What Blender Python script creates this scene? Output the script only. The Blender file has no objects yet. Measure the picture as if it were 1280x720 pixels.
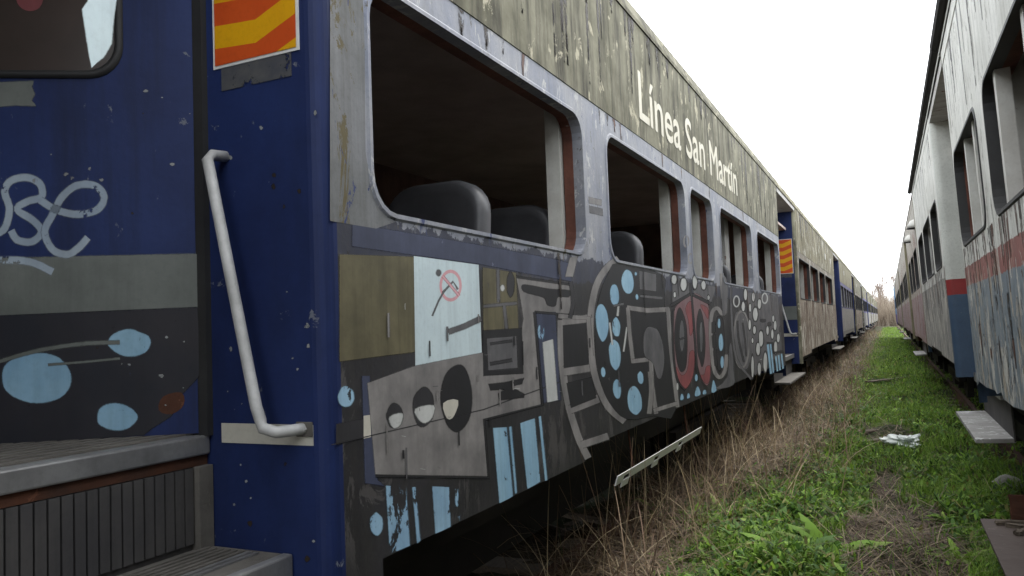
import bpy, bmesh, math, random
import numpy as np
from mathutils import Vector, Matrix
from mathutils.geometry import tessellate_polygon
random.seed(7); rng = np.random.default_rng(7)
SC = bpy.context.scene
COL = SC.collection
R = math.radians

# ------------------------------------------------------------------ camera
EYE = 1.62
FPX, CX, CY = 981.0, 640.0, 360.0            # photograph is 1280 x 720
def _cd(p):
    v = np.array([p[0]-CX, -(p[1]-CY), FPX]); return v/np.linalg.norm(v)
AY = _cd((1110, 395)); AX = -_cd((-1418, 492)); AX -= AY*(AX@AY); AX /= np.linalg.norm(AX)
AZ = np.cross(AX, AY)
if AZ[1] < 0: AZ = -AZ
cam = bpy.data.cameras.new('camera'); camo = bpy.data.objects.new('camera', cam); COL.objects.link(camo)
cam.sensor_width = 36; cam.lens = FPX/1280*36; cam.clip_start = .05; cam.clip_end = 3000
camo.matrix_world = Matrix(((AX[0], AX[1], -AX[2], 0), (AY[0], AY[1], -AY[2], 0), (AZ[0], AZ[1], -AZ[2], EYE), (0, 0, 0, 1)))
SC.camera = camo
def ray(p):                                   # direction in the world for a pixel of the photograph
    v = _cd(p); return np.array([v@AX, v@AY, v@AZ])
def on_x(p, x):
    r = ray(p); r = r*(x/r[0]); return (r[0], r[1], r[2]+EYE)
def on_y(p, y):
    r = ray(p); r = r*(y/r[1]); return (r[0], r[1], r[2]+EYE)
def on_z(p, z):
    r = ray(p); r = r*((z-EYE)/r[2]); return (r[0], r[1], r[2]+EYE)
def on_plane(p, p0, n):
    r = ray(p); o = np.array([0, 0, EYE]); t = ((np.array(p0)-o)@np.array(n))/(r@np.array(n)); return tuple(o+r*t)

# ------------------------------------------------------------------ sky, sun, exposure
SUN_EL, SUN_AZ = 58, 20
w = bpy.data.worlds.new('World'); SC.world = w; w.use_nodes = True
nt = w.node_tree; bg = nt.nodes['Background']
sky = nt.nodes.new('ShaderNodeTexSky'); sky.sky_type = 'NISHITA'; sky.sun_disc = False
sky.sun_elevation = R(SUN_EL); sky.sun_rotation = R(SUN_AZ); sky.dust_density = 4; sky.air_density = 1
mx = nt.nodes.new('ShaderNodeMix'); mx.data_type = 'RGBA'; mx.inputs[0].default_value = .88   # thick even cloud
nt.links.new(sky.outputs[0], mx.inputs[6]); mx.inputs[7].default_value = (9.6, 9.9, 10.2, 1)
nt.links.new(mx.outputs[2], bg.inputs[0]); bg.inputs[1].default_value = .14
sun = bpy.data.lights.new('sun', 'SUN'); sun.energy = 1.2; sun.angle = R(25); sun.color = (1, .96, .9)
suno = bpy.data.objects.new('sun', sun); COL.objects.link(suno)
suno.rotation_euler = (R(90-SUN_EL), 0, R(180-SUN_AZ)); suno.location = (0, 0, 30)
SC.view_settings.view_transform = 'Standard'; SC.view_settings.look = 'None'
SC.view_settings.gamma = 1; SC.view_settings.exposure = 1.25
SC.render.engine = 'CYCLES'
SC.cycles.max_bounces = 6; SC.cycles.transparent_max_bounces = 12

# ------------------------------------------------------------------ materials
def srgb(r, g, b):
    f = lambda c: (c/255/12.92) if c/255 <= .04045 else ((c/255+.055)/1.055)**2.4
    return (f(r), f(g), f(b), 1)
class NT:
    def __init__(s, name):
        s.m = bpy.data.materials.new(name); s.m.use_nodes = True; s.t = s.m.node_tree
        s.b = s.t.nodes['Principled BSDF']; s.out = s.t.nodes['Material Output']
        s.co = s.t.nodes.new('ShaderNodeTexCoord').outputs['Object']
    def n(s, k, **kw):
        o = s.t.nodes.new(k)
        for a, v in kw.items(): setattr(o, a, v)
        return o
    def l(s, a, b): s.t.links.new(a, b)
    def mapping(s, sc, loc=(0, 0, 0)):
        m = s.n('ShaderNodeMapping'); m.inputs['Scale'].default_value = sc; m.inputs['Location'].default_value = loc
        s.l(s.co, m.inputs[0]); return m.outputs[0]
    def noise(s, sc, detail=6, rough=.6, vec=None, dist=0):
        o = s.n('ShaderNodeTexNoise'); o.inputs['Scale'].default_value = sc; o.inputs['Detail'].default_value = detail
        o.inputs['Roughness'].default_value = rough; o.inputs['Distortion'].default_value = dist
        s.l(vec or s.co, o.inputs['Vector']); return o.outputs[0]
    def ramp(s, x, a, b, inv=False):
        o = s.n('ShaderNodeMapRange'); o.inputs[1].default_value = a; o.inputs[2].default_value = b
        if inv: o.inputs[3].default_value = 1; o.inputs[4].default_value = 0
        s.l(x, o.inputs[0]); return o.outputs[0]
    def mix(s, f, a, b, mode='MIX'):
        o = s.n('ShaderNodeMix', data_type='RGBA', blend_type=mode)
        for i, v in ((0, f), (6, a), (7, b)):
            if isinstance(v, (int, float)): o.inputs[i].default_value = v
            elif isinstance(v, tuple): o.inputs[i].default_value = v
            else: s.l(v, o.inputs[i])
        return o.outputs[2]
    def math(s, op, a, b):
        o = s.n('ShaderNodeMath', operation=op)
        for i, v in ((0, a), (1, b)):
            if isinstance(v, (int, float)): o.inputs[i].default_value = v
            else: s.l(v, o.inputs[i])
        return o.outputs[0]
    def z(s, axis=2):
        o = s.n('ShaderNodeSeparateXYZ'); s.l(s.co, o.inputs[0]); return o.outputs[axis]
    def bump(s, h, st=.3, d=.01):
        o = s.n('ShaderNodeBump'); o.inputs['Strength'].default_value = st; o.inputs['Distance'].default_value = d
        s.l(h, o.inputs['Height']); s.l(o.outputs[0], s.b.inputs['Normal'])
    def done(s, col, rough=.6, metal=0, spec=.5):
        if isinstance(col, tuple): s.b.inputs['Base Color'].default_value = col
        else: s.l(col, s.b.inputs['Base Color'])
        if isinstance(rough, (int, float)): s.b.inputs['Roughness'].default_value = rough
        else: s.l(rough, s.b.inputs['Roughness'])
        s.b.inputs['Metallic'].default_value = metal; s.b.inputs['Specular IOR Level'].default_value = spec
        return s.m

def paint(name, c1, c2=None, sc=2.5, streak=.35, streak_col=None, rough=.55, flake=None, flake_t=.62, flake_sc=9, spots=None,
          spot_t=.7, bump=.12, metal=0, spec=.4, alpha=None, soft=False, sf=11):
    """worn paint: two tones, vertical weather streaks, flaked patches, fine specks"""
    s = NT(name); c2 = c2 or tuple(v*.7 for v in c1[:3])+(1,)
    col = s.mix(s.ramp(s.noise(sc, 7, .62), .35, .66), c1, c2)
    if streak:
        v = s.mapping((1.0, sf, .45 if sf > 8 else .6)); st = s.ramp(s.noise(1.6, 8, .68, v), .46, .72)
        col = s.mix(s.math('MULTIPLY', st, streak), col, streak_col or tuple(x*.35 for x in c1[:3])+(1,))
    fine = s.noise(60, 4, .7)
    col = s.mix(s.math('MULTIPLY', s.ramp(fine, .5, .8), .35), col, tuple(x*.55 for x in c1[:3])+(1,))
    h = s.noise(22, 6, .6)
    if spots:
        col = s.mix(s.ramp(s.noise(38, 5, .7, s.mapping((1, 1, .8), (3, 1, 7))), spot_t, spot_t+.03), col, spots)
    if flake:
        fm = s.ramp(s.noise(flake_sc, 9, .72, s.mapping((1, 1.1, .75), (5, 2, 1)), .4), flake_t, flake_t+.02)
        col = s.mix(fm, col, flake)
        h = s.math('SUBTRACT', h, fm)
    s.bump(h, bump, .008)
    m = s.done(col, s.ramp(s.noise(14, 5), .2, .8) if False else rough, metal, spec)
    if alpha is not None:
        am = s.ramp(s.noise(alpha[1], 9, .72, s.mapping((1, 1, .7), (1, 9, 4)), .3), alpha[0], alpha[0]+.025, inv=True)
    if soft:                                  # sprayed edge: coverage thins out towards the rim of the shape
        fa = s.n('ShaderNodeAttribute', attribute_name='fade').outputs['Fac']
        fm2 = s.ramp(s.math('ADD', fa, s.math('MULTIPLY', s.math('SUBTRACT', s.noise(90, 3, .8), .5), .55)), .22, .85, inv=True)
        am = fm2 if alpha is None else s.math('MULTIPLY', am, fm2)
    if soft or alpha is not None: s.l(am, s.b.inputs['Alpha'])
    return m
def bands(name, stops, edge=.02, streak=.35, flakes=(), rough=.6, bump=.2, sc=2.5, spec=.3):
    """paint in horizontal bands by height: stops = [(top z, colour, second colour)] from the bottom up"""
    s = NT(name)
    z = s.math('ADD', s.z(), s.math('MULTIPLY', s.math('SUBTRACT', s.noise(9, 6, .7), .5), edge))
    tone = s.ramp(s.noise(sc, 7, .65), .35, .66)
    col = None
    for zt, c1, c2 in stops:
        cc = s.mix(tone, c1, c2)
        col = cc if col is None else s.mix(s.ramp(z, prev, prev+.004), col, cc)
        prev = zt
    v = s.mapping((1.0, 10, .4)); st = s.ramp(s.noise(1.7, 8, .7, v), .45, .72)
    col = s.mix(s.math('MULTIPLY', st, streak), col, (.05, .045, .035, 1))
    h = s.noise(20, 6, .6)
    for (fc, t, fs, zlo, zhi, off) in flakes:
        fm = s.ramp(s.noise(fs, 9, .74, s.mapping((1, 1.6, .6), off), .5), t, t+.02)
        fm = s.math('MULTIPLY', fm, s.math('MULTIPLY', s.ramp(z, zlo-.06, zlo+.06), s.ramp(z, zhi-.08, zhi+.08, inv=True)))
        col = s.mix(fm, col, fc); h = s.math('SUBTRACT', h, s.math('MULTIPLY', fm, .8))
    fine = s.noise(70, 4, .7)
    col = s.mix(s.math('MULTIPLY', s.ramp(fine, .5, .8), .3), col, (.05, .05, .045, 1))
    s.bump(h, bump, .008)
    return s.done(col, rough, 0, spec)

RUST = (.085, .03, .014, 1); RUSTD = (.03, .014, .009, 1)
M = {}
M['blue'] = paint('worn_blue_paint', srgb(35, 50, 96), srgb(24, 36, 76), sc=1.6, streak=.55, streak_col=srgb(20, 24, 38), flake=srgb(104, 108, 118), flake_t=.645, flake_sc=13, spots=srgb(130, 132, 136), spot_t=.73, rough=.55, spec=.25)
M['fascia'] = paint('algae_stained_cream', srgb(142, 139, 120), srgb(88, 86, 68), sc=2.6, streak=1.3, streak_col=srgb(40, 37, 28), sf=5.5, spots=srgb(190, 186, 170), spot_t=.73, flake=srgb(174, 168, 146), flake_t=.59, flake_sc=6, rough=.85, bump=.2)
M['fascia2'] = paint('algae_stained_cream_lichen', srgb(140, 134, 108), srgb(100, 94, 70), sc=1.6, streak=1.2, streak_col=srgb(50, 46, 36), sf=5.5, spots=srgb(200, 198, 186), spot_t=.7, flake=srgb(172, 170, 158), flake_t=.56, flake_sc=4, rough=.85, bump=.2)
M['fascia3'] = paint('algae_stained_cream_pale', srgb(140, 135, 112), srgb(100, 95, 72), sc=1.9, streak=1.0, streak_col=srgb(66, 60, 44), spots=srgb(190, 186, 170), spot_t=.74, rough=.85, bump=.2)
GREYBLUE = (srgb(150, 151, 155), srgb(116, 122, 138))
M['side1'] = bands('grey_blue_side_over_graphite', [(1.85, srgb(52, 51, 54), srgb(34, 34, 37)), (1.97, srgb(62, 65, 80), srgb(46, 49, 62)), (9, *GREYBLUE)], edge=.16, streak=.3,
                   flakes=[(srgb(52, 62, 104), .62, 4, 1.95, 3, (1, 4, 2)), (srgb(86, 86, 88), .68, 16, 1, 1.9, (3, 3, 3)), (srgb(172, 172, 172), .58, 8, 2, 3, (8, 1, 2)), (srgb(78, 74, 64), .62, 10, 1.9, 3, (3, 9, 2)), (srgb(72, 70, 70), .56, 2.2, 1, 1.85, (3, 2, 6))], rough=.5)
M['side2'] = bands('peeling_beige_side', [(1.98, srgb(150, 138, 122), srgb(118, 104, 90)), (2.0, srgb(120, 110, 96), srgb(100, 88, 76)), (9, srgb(140, 134, 122), srgb(112, 104, 92))], edge=.06, streak=.8,
                   flakes=[(srgb(96, 80, 64), .53, 2.6, 1, 1.95, (1, 1, 1)), (srgb(184, 180, 168), .55, 3.2, .9, 3, (7, 3, 2)), (srgb(70, 58, 48), .6, 6, .9, 3, (2, 8, 2))], rough=.8)
M['side3'] = bands('faded_purple_band_side', [(1.15, srgb(96, 94, 90), srgb(120, 118, 112)), (1.95, srgb(150, 148, 142), srgb(120, 116, 110)), (9, srgb(88, 86, 128), srgb(112, 110, 136))], edge=.05, streak=.7,
                   flakes=[(srgb(90, 90, 96), .56, 3, 1, 1.95, (2, 1, 1)), (srgb(60, 60, 104), .6, 2.5, 1.9, 3, (7, 3, 2))], rough=.75)
M['side4'] = bands('faded_violet_side', [(1.9, srgb(142, 140, 136), srgb(108, 104, 100)), (9, srgb(80, 76, 140), srgb(120, 116, 150))], edge=.05, streak=.7,
                   flakes=[(srgb(110, 84, 72), .57, 2.4, 1, 1.95, (5, 1, 1))], rough=.75)
WHITE_R = (srgb(226, 226, 220), srgb(196, 196, 188))
M['right1'] = bands('white_red_grey_peeling_side', [(1.80, srgb(136, 146, 152), srgb(108, 120, 130)), (1.925, srgb(158, 106, 98), srgb(138, 84, 78)), (9, *WHITE_R)], edge=.05, streak=.34,
                    flakes=[(srgb(176, 166, 150), .54, 5, 1.0, 1.85, (1, 7, 1)), (srgb(192, 190, 182), .55, 3.0, 1.0, 2.02, (4, 1, 1)), ((.12, .10, .07, 1), .58, 8, 1.88, 2.2, (2, 5, 1)), (RUSTD, .565, 7, 1.0, 1.66, (3, 5, 8)), ((.07, .05, .035, 1), .60, 9, 1.7, 2.05, (6, 5, 8)), (srgb(150, 148, 140), .58, 6, 2.0, 4, (9, 5, 1))], rough=.65)
M['right2'] = bands('white_grey_flaked_side', [(1.95, srgb(126, 126, 124), srgb(166, 162, 154)), (9, *WHITE_R)], edge=.06, streak=.5,
                    flakes=[(srgb(198, 192, 180), .53, 4, 1.0, 1.95, (4, 1, 1)), (srgb(90, 92, 96), .57, 6, 1.0, 2.0, (3, 5, 8)), (srgb(150, 146, 134), .58, 6, 2.0, 4, (9, 5, 1))], rough=.65)
M['right3'] = bands('pink_white_flaked_side', [(1.25, srgb(160, 140, 136), srgb(140, 120, 118)), (1.95, srgb(150, 124, 128), srgb(174, 160, 158)), (9, srgb(192, 188, 180), srgb(160, 152, 142))], edge=.1, streak=.7,
                    flakes=[(srgb(128, 80, 70), .55, 2.4, 1.0, 3, (4, 1, 1)), (srgb(84, 70, 66), .57, 4, 1.2, 3.6, (3, 5, 8))], rough=.75)
M['right4'] = bands('blue_violet_side', [(1.7, srgb(112, 96, 150), srgb(96, 86, 140)), (9, srgb(90, 140, 186), srgb(110, 150, 190))], edge=.2, streak=.3, rough=.7)
M['rjamb'] = bands('white_red_blue_jamb', [(1.785, srgb(70, 90, 112), srgb(56, 74, 98)), (1.925, srgb(146, 52, 52), srgb(124, 44, 46)), (9, srgb(206, 208, 202), srgb(186, 188, 182))], edge=.012, streak=.15,
                   flakes=[(srgb(190, 186, 176), .7, 10, 1.0, 2.2, (1, 7, 1))], rough=.55)
M['rust'] = paint('rusted_steel', RUST, (.045, .02, .012, 1), sc=6, streak=.4, streak_col=RUSTD, flake=(.14, .055, .03, 1), flake_t=.6, rough=.85, bump=.4)
M['rustpost'] = paint('rusted_window_post', (.16, .06, .04, 1), (.07, .025, .016, 1), sc=5, streak=.5, streak_col=RUSTD, flake=(.3, .24, .2, 1), flake_t=.68, rough=.8, bump=.4)
M['plate'] = paint('weathered_rusty_plate', (.085, .062, .052, 1), (.055, .036, .03, 1), sc=3, streak=0, flake=(.12, .095, .085, 1), flake_t=.62, spots=RUSTD, spot_t=.68, rough=.75, bump=.3)
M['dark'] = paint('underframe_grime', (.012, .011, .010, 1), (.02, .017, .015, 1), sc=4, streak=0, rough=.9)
M['rubber'] = paint('black_rubber', (.02, .02, .021, 1), (.035, .035, .035, 1), streak=0, rough=.6)
M['alu'] = paint('dull_aluminium', (.34, .34, .34, 1), (.22, .22, .22, 1), sc=8, streak=.2, flake=(.1, .08, .065, 1), flake_t=.68, flake_sc=18, rough=.42, metal=.55, bump=.15)
M['tread'] = paint('dirty_tread', (.14, .13, .115, 1), (.08, .074, .066, 1), sc=7, streak=0, flake=(.14, .13, .11, 1), flake_t=.6, rough=.85, bump=.5)
M['riser'] = paint('dark_ribbed_rubber', (.05, .048, .05, 1), (.085, .08, .075, 1), sc=3, streak=.5, rough=.7)
M['stepgrey'] = paint('flake_littered_step', (.30, .295, .28, 1), (.2, .19, .18, 1), sc=5, streak=0, flake=(.5, .5, .49, 1), flake_t=.56, flake_sc=9, spots=RUSTD, spot_t=.64, rough=.8, bump=.4)
M['steel'] = paint('galvanised_pipe', (.56, .56, .55, 1), (.38, .38, .37, 1), sc=9, streak=0, rough=.62, metal=.15, flake=(.16, .14, .11, 1), flake_t=.7, flake_sc=20)
M['white'] = paint('old_white_paint', (.62, .62, .58, 1), (.5, .49, .45, 1), sc=6, streak=.3, streak_col=(.2, .17, .12, 1), flake=(.25, .2, .16, 1), flake_t=.7, flake_sc=14, rough=.6)
M['strip'] = paint('off_white_stripe', (.55, .53, .46, 1), (.45, .43, .37, 1), sc=6, streak=.1, flake=(.03, .04, .1, 1), flake_t=.72, flake_sc=26, rough=.6)
M['lettering'] = paint('cream_lettering', (.72, .69, .58, 1), (.62, .58, .47, 1), sc=9, streak=.15, rough=.7, alpha=(.72, 20))
M['ceiling'] = paint('soot_brown_ceiling', (.66, .55, .5, 1), (.46, .37, .33, 1), sc=2, streak=0, rough=.8)
M['inwall'] = paint('rusty_brown_interior', (.3, .19, .15, 1), (.15, .09, .07, 1), sc=2.4, streak=.5, flake=(.3, .27, .24, 1), flake_t=.62, flake_sc=4, rough=.85)
M['lining'] = paint('grimy_white_lining', (.5, .5, .48, 1), (.34, .33, .31, 1), sc=4, streak=.5, streak_col=(.1, .06, .04, 1), flake=(.14, .07, .045, 1), flake_t=.62, flake_sc=7, rough=.7)
M['vinyl'] = paint('dark_grey_vinyl', (.075, .076, .082, 1), (.05, .05, .055, 1), sc=5, streak=0, rough=.45, spec=.5)
M['yellow'] = paint('reflective_yellow', srgb(224, 166, 20), srgb(212, 152, 18), sc=5, streak=.08, rough=.4)
M['orange'] = paint('reflective_red_orange', srgb(206, 84, 34), srgb(194, 74, 30), sc=5, streak=.08, rough=.4)
M['signwhite'] = paint('sign_white', (.75, .75, .74, 1), (.68, .68, .66, 1), streak=.05, rough=.4)
M['glue'] = paint('old_glue_grey', srgb(84, 84, 84), srgb(64, 66, 74), sc=14, streak=0, rough=.8, alpha=(.56, 22))
def spray(name, c, c2=None, alpha=None, **kw):
    return paint(name, c, c2, sc=kw.pop('sc', 5), streak=kw.pop('streak', .38), rough=.55, spec=.35, bump=.06, alpha=alpha, soft=True, **kw)
M['g_grey'] = spray('spray_light_grey', alpha=(.68, 10), c=srgb(140, 137, 135), c2=srgb(100, 98, 98), flake=srgb(80, 80, 84), flake_t=.7, flake_sc=12)
M['g_mid'] = spray('spray_mid_grey', srgb(100, 99, 101), srgb(70, 70, 73), alpha=(.66, 8))
M['g_dark'] = spray('spray_black', srgb(36, 36, 39), srgb(28, 28, 31))
M['g_char'] = spray('spray_charcoal', srgb(50, 49, 52), srgb(40, 40, 43))
M['moss'] = bands('mossy_grey_corner', [(1.30, srgb(40, 42, 40), srgb(48, 48, 44)), (1.9, srgb(60, 60, 58), srgb(48, 50, 52)), (9, srgb(126, 128, 132), srgb(98, 100, 100))], edge=.5, streak=.5, flakes=[(srgb(88, 80, 54), .55, 4, 1.9, 4, (1, 2, 3)), (srgb(48, 58, 98), .6, 6, 1.2, 4, (6, 2, 3))], rough=.7)
M['g_blue'] = spray('spray_pale_blue', srgb(148, 184, 204), srgb(124, 162, 188), alpha=(.62, 14))
M['g_bluef'] = spray('spray_pale_blue_flaking', srgb(146, 180, 202), srgb(126, 160, 188), alpha=(.54, 11))
M['g_white'] = spray('spray_white', srgb(190, 192, 190), srgb(172, 174, 172))
M['g_red'] = spray('spray_red', srgb(142, 74, 76), srgb(108, 60, 64))
M['g_pink'] = spray('spray_pink', srgb(122, 100, 102), srgb(112, 82, 86))
M['g_navy'] = spray('patch_navy', srgb(64, 70, 92), srgb(48, 53, 72), flake=srgb(96, 100, 122), flake_t=.64)
M['g_olive'] = spray('patch_olive', srgb(104, 98, 74), srgb(76, 72, 54), streak=.7)
M['g_tag'] = spray('spray_chalk_white', srgb(168, 180, 190), srgb(140, 154, 170), alpha=(.60, 9))
M['run'] = spray('grime_run', srgb(52, 42, 32), srgb(38, 32, 26), alpha=(.52, 16))
M['rustrun'] = spray('rust_run', srgb(96, 58, 38), srgb(70, 44, 32), alpha=(.54, 14))
M['chip'] = spray('chipped_primer', srgb(150, 152, 150), srgb(120, 122, 124), alpha=(.55, 30))
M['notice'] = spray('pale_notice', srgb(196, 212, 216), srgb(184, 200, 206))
M['n_pink'] = spray('notice_pink', srgb(206, 158, 164), srgb(196, 146, 152))
M['doorgrey'] = spray('door_grey_band', srgb(112, 116, 112), srgb(94, 98, 94))
M['doordark'] = spray('door_dark_spray', srgb(44, 42, 47), srgb(32, 34, 42), flake=srgb(40, 48, 70), flake_t=.66, flake_sc=5)
def glass():
    s = NT('grimy_brown_glass')
    col = s.mix(s.ramp(s.noise(3, 6), .3, .7), srgb(72, 62, 58), srgb(56, 50, 46)); m = s.done(col, .22, 0, .5); return m
M['glass'] = glass()
def timber(name, a, b):
    s = NT(name); v = s.mapping((14, 1.2, 14)); col = s.mix(s.ramp(s.noise(3, 8, .7, v), .3, .7), a, b)
    s.bump(s.noise(4, 8, .7, v), .5, .01); return s.done(col, .85)
M['timber'] = timber('weathered_timber', (.16, .125, .09, 1), (.07, .055, .042, 1))
M['stone'] = paint('grey_stone', (.3, .29, .26, 1), (.2, .2, .18, 1), streak=0, rough=.9, bump=.5)
M['plastic'] = paint('dirty_white_plastic', (.5, .54, .52, 1), (.36, .4, .37, 1), streak=0, rough=.35)
def ground_mat():
    s = NT('trackside_soil')
    col = s.mix(s.ramp(s.noise(1.3, 8, .7), .35, .65), (.055, .042, .028, 1), (.032, .026, .018, 1))
    col = s.mix(s.ramp(s.noise(26, 6, .7), .52, .62), col, (.11, .088, .058, 1))
    col = s.mix(s.ramp(s.noise(.8, 6, .6, s.mapping((1, 1, 1), (4, 4, 0))), .48, .6), col, (.035, .055, .018, 1))
    s.bump(s.noise(14, 9, .75), .9, .05); return s.done(col, .95, 0, .2)
M['soil'] = ground_mat()
def leafmat(name, trans=.35, rough=.55):
    s = NT(name); a = s.n('ShaderNodeAttribute', attribute_name='tint'); 
    s.l(a.outputs['Color'], s.b.inputs['Base Color']); s.b.inputs['Roughness'].default_value = rough
    s.b.inputs['Specular IOR Level'].default_value = .3
    tr = s.n('ShaderNodeBsdfTranslucent'); s.l(a.outputs['Color'], tr.inputs[0])
    ms = s.n('ShaderNodeMixShader'); ms.inputs[0].default_value = trans
    s.l(s.b.outputs[0], ms.inputs[1]); s.l(tr.outputs[0], ms.inputs[2]); s.l(ms.outputs[0], s.out.inputs[0]); return s.m
M['leaf'] = leafmat('green_leaf', .35, .68); M['straw'] = leafmat('dry_straw', .2, .7)
M['bark'] = paint('haze_pale_twig', (.30, .235, .19, 1), (.22, .17, .14, 1), streak=0, rough=.9)  # twig colour kept pale to stand in for distant haze

# ------------------------------------------------------------------ mesh helpers
def tag(o, label=None, cat=None, group=None, kind=None):
    if label: o['label'] = label
    if cat: o['category'] = cat
    if group: o['group'] = group
    if kind: o['kind'] = kind
    return o
def empty(name, loc=(0, 0, 0)):
    o = bpy.data.objects.new(name, None); o.location = loc; o.empty_display_size = .2; COL.objects.link(o); return o
class MB:
    def __init__(s): s.v = []; s.f = []; s.mi = []
    def add(s, vs, fs, mi=0):
        k = len(s.v); s.v += [tuple(map(float, a)) for a in vs]; s.f += [tuple(i+k for i in q) for q in fs]; s.mi += [mi]*len(fs); return s
    def box(s, a, b, mi=0):
        x0, x1 = sorted((a[0], b[0])); y0, y1 = sorted((a[1], b[1])); z0, z1 = sorted((a[2], b[2]))
        return s.add([(x0, y0, z0), (x1, y0, z0), (x1, y1, z0), (x0, y1, z0), (x0, y0, z1), (x1, y0, z1), (x1, y1, z1), (x0, y1, z1)],
              [(0, 3, 2, 1), (4, 5, 6, 7), (0, 1, 5, 4), (1, 2, 6, 5), (2, 3, 7, 6), (3, 0, 4, 7)], mi)
    def quad(s, a, b, c, d, mi=0): return s.add([a, b, c, d], [(0, 1, 2, 3)], mi)
    def holed(s, loops, to3, mi=0):
        """polygon with holes given as 2-D loops"""
        vl = [[Vector((p[0], p[1], 0)) for p in L] for L in loops]; flat = [p for L in loops for p in L]
        return s.add([to3(p) for p in flat], [tuple(t) for t in tessellate_polygon(vl)], mi)
    def tube(s, pts, r, n=10, mi=0, cap=True):
        P = [Vector(p) for p in pts]; m = len(P); rs = r if isinstance(r, (list, tuple)) else [r]*m; vs = []; fs = []
        up = None
        for i in range(m):
            t = (P[min(i+1, m-1)]-P[max(i-1, 0)]).normalized()
            if up is None: up = Vector((0, 0, 1)) if abs(t.z) < .9 else Vector((1, 0, 0))
            a = t.cross(up).normalized(); b = a.cross(t).normalized(); up = b
            for k in range(n):
                an = 2*math.pi*k/n; vs.append(P[i]+a*math.cos(an)*rs[i]+b*math.sin(an)*rs[i])
        for i in range(m-1):
            for k in range(n): fs.append((i*n+k, i*n+(k+1) % n, (i+1)*n+(k+1) % n, (i+1)*n+k))
        if cap: fs.append(tuple(range(n-1, -1, -1))); fs.append(tuple(range((m-1)*n, m*n)))
        return s.add(vs, fs, mi)
    def build(s, name, mat, parent=None, smooth=False, bevel=0):
        me = bpy.data.meshes.new(name); me.from_pydata(s.v, [], s.f)
        for m_ in (mat if isinstance(mat, (list, tuple)) else [mat]): me.materials.append(M[m_] if isinstance(m_, str) else m_)
        if any(s.mi): me.polygons.foreach_set('material_index', s.mi)
        bm = bmesh.new(); bm.from_mesh(me)
        bmesh.ops.recalc_face_normals(bm, faces=bm.faces) if name not in NOFLIP else None
        if bevel: bmesh.ops.bevel(bm, geom=[e for e in bm.edges if len(e.link_faces) == 2 and e.calc_face_angle(0) > .5], offset=bevel, segments=2, profile=.5, affect='EDGES')
        bm.to_mesh(me); bm.free()
        if smooth: me.polygons.foreach_set('use_smooth', [True]*len(me.polygons))
        o = bpy.data.objects.new(name, me); COL.objects.link(o)
        if parent: o.parent = parent
        return o
NOFLIP = set()
def rrect(y0, y1, z0, z1, r, n=6):
    r = min(r, (y1-y0)*.45, (z1-z0)*.45); out = []
    for cy, cz, a0 in ((y1-r, z0+r, -90), (y1-r, z1-r, 0), (y0+r, z1-r, 90), (y0+r, z0+r, 180)):
        for k in range(n+1):
            a = R(a0+90*k/n); out.append((cy+r*math.cos(a), cz+r*math.sin(a)))
    return out
def smooth_loop(pts, n=5):
    out = []; m = len(pts)
    for i in range(m):
        p0, p1, p2, p3 = [np.array(pts[(i+k-1) % m], float) for k in range(4)]
        for j in range(n):
            t = j/n; out.append(tuple(.5*((2*p1)+(-p0+p2)*t+(2*p0-5*p1+4*p2-p3)*t*t+(-p0+3*p1-3*p2+p3)*t**3)))
    return out
def smooth_line(pts, n=6):
    P = [pts[0]]+list(pts)+[pts[-1]]; out = []
    for i in range(len(pts)-1):
        p0, p1, p2, p3 = [np.array(P[i+k], float) for k in range(4)]
        for j in range(n):
            t = j/n; out.append(tuple(.5*((2*p1)+(-p0+p2)*t+(2*p0-5*p1+4*p2-p3)*t*t+(-p0+3*p1-3*p2+p3)*t**3)))
    out.append(tuple(map(float, pts[-1]))); return out
def ell(c, rx, ry, rot=0, n=18):
    cr, sr = math.cos(R(rot)), math.sin(R(rot)); o = []
    for k in range(n):
        a = 2*math.pi*k/n; x, y = rx*math.cos(a), ry*math.sin(a); o.append((c[0]+x*cr-y*sr, c[1]+x*sr+y*cr))
    return o

# ------------------------------------------------------------------ ground
def hgt(x, y):
    return .05*np.sin(x*1.7+y*.6)+.04*np.sin(y*1.1-x*2.3+1)+.03*np.sin(x*4.1+y*3.3)+.02*np.sin(x*7.7-y*6.1)
def build_ground():
    xs = np.unique(np.concatenate([np.linspace(-600, -14, 12), np.linspace(-12, -4, 9), np.linspace(-4, 4, 81), np.linspace(5, 12, 8), np.linspace(14, 600, 12)]))
    ys = np.unique(np.concatenate([np.linspace(-300, -10, 8), np.linspace(-8, 30, 230), np.linspace(31, 170, 120), np.linspace(180, 1500, 16)]))
    XX, YY = np.meshgrid(xs, ys); near = np.clip(1-np.hypot(XX, YY-8)/160, 0, 1)
    ZZ = hgt(XX, YY)*near+rng.normal(0, .012, XX.shape)*(near > .5)*(np.abs(XX) < 4)
    ny, nx = XX.shape; vs = np.stack([XX, YY, ZZ], -1).reshape(-1, 3); idx = np.arange(nx*ny).reshape(ny, nx)
    q = np.stack([idx[:-1, :-1], idx[:-1, 1:], idx[1:, 1:], idx[1:, :-1]], -1).reshape(-1, 4)
    me = bpy.data.meshes.new('ground'); me.from_pydata(vs.tolist(), [], q.tolist()); me.materials.append(M['soil'])
    me.polygons.foreach_set('use_smooth', [True]*len(me.polygons))
    o = bpy.data.objects.new('ground', me); COL.objects.link(o); tag(o, kind='structure')
build_ground()
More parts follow.
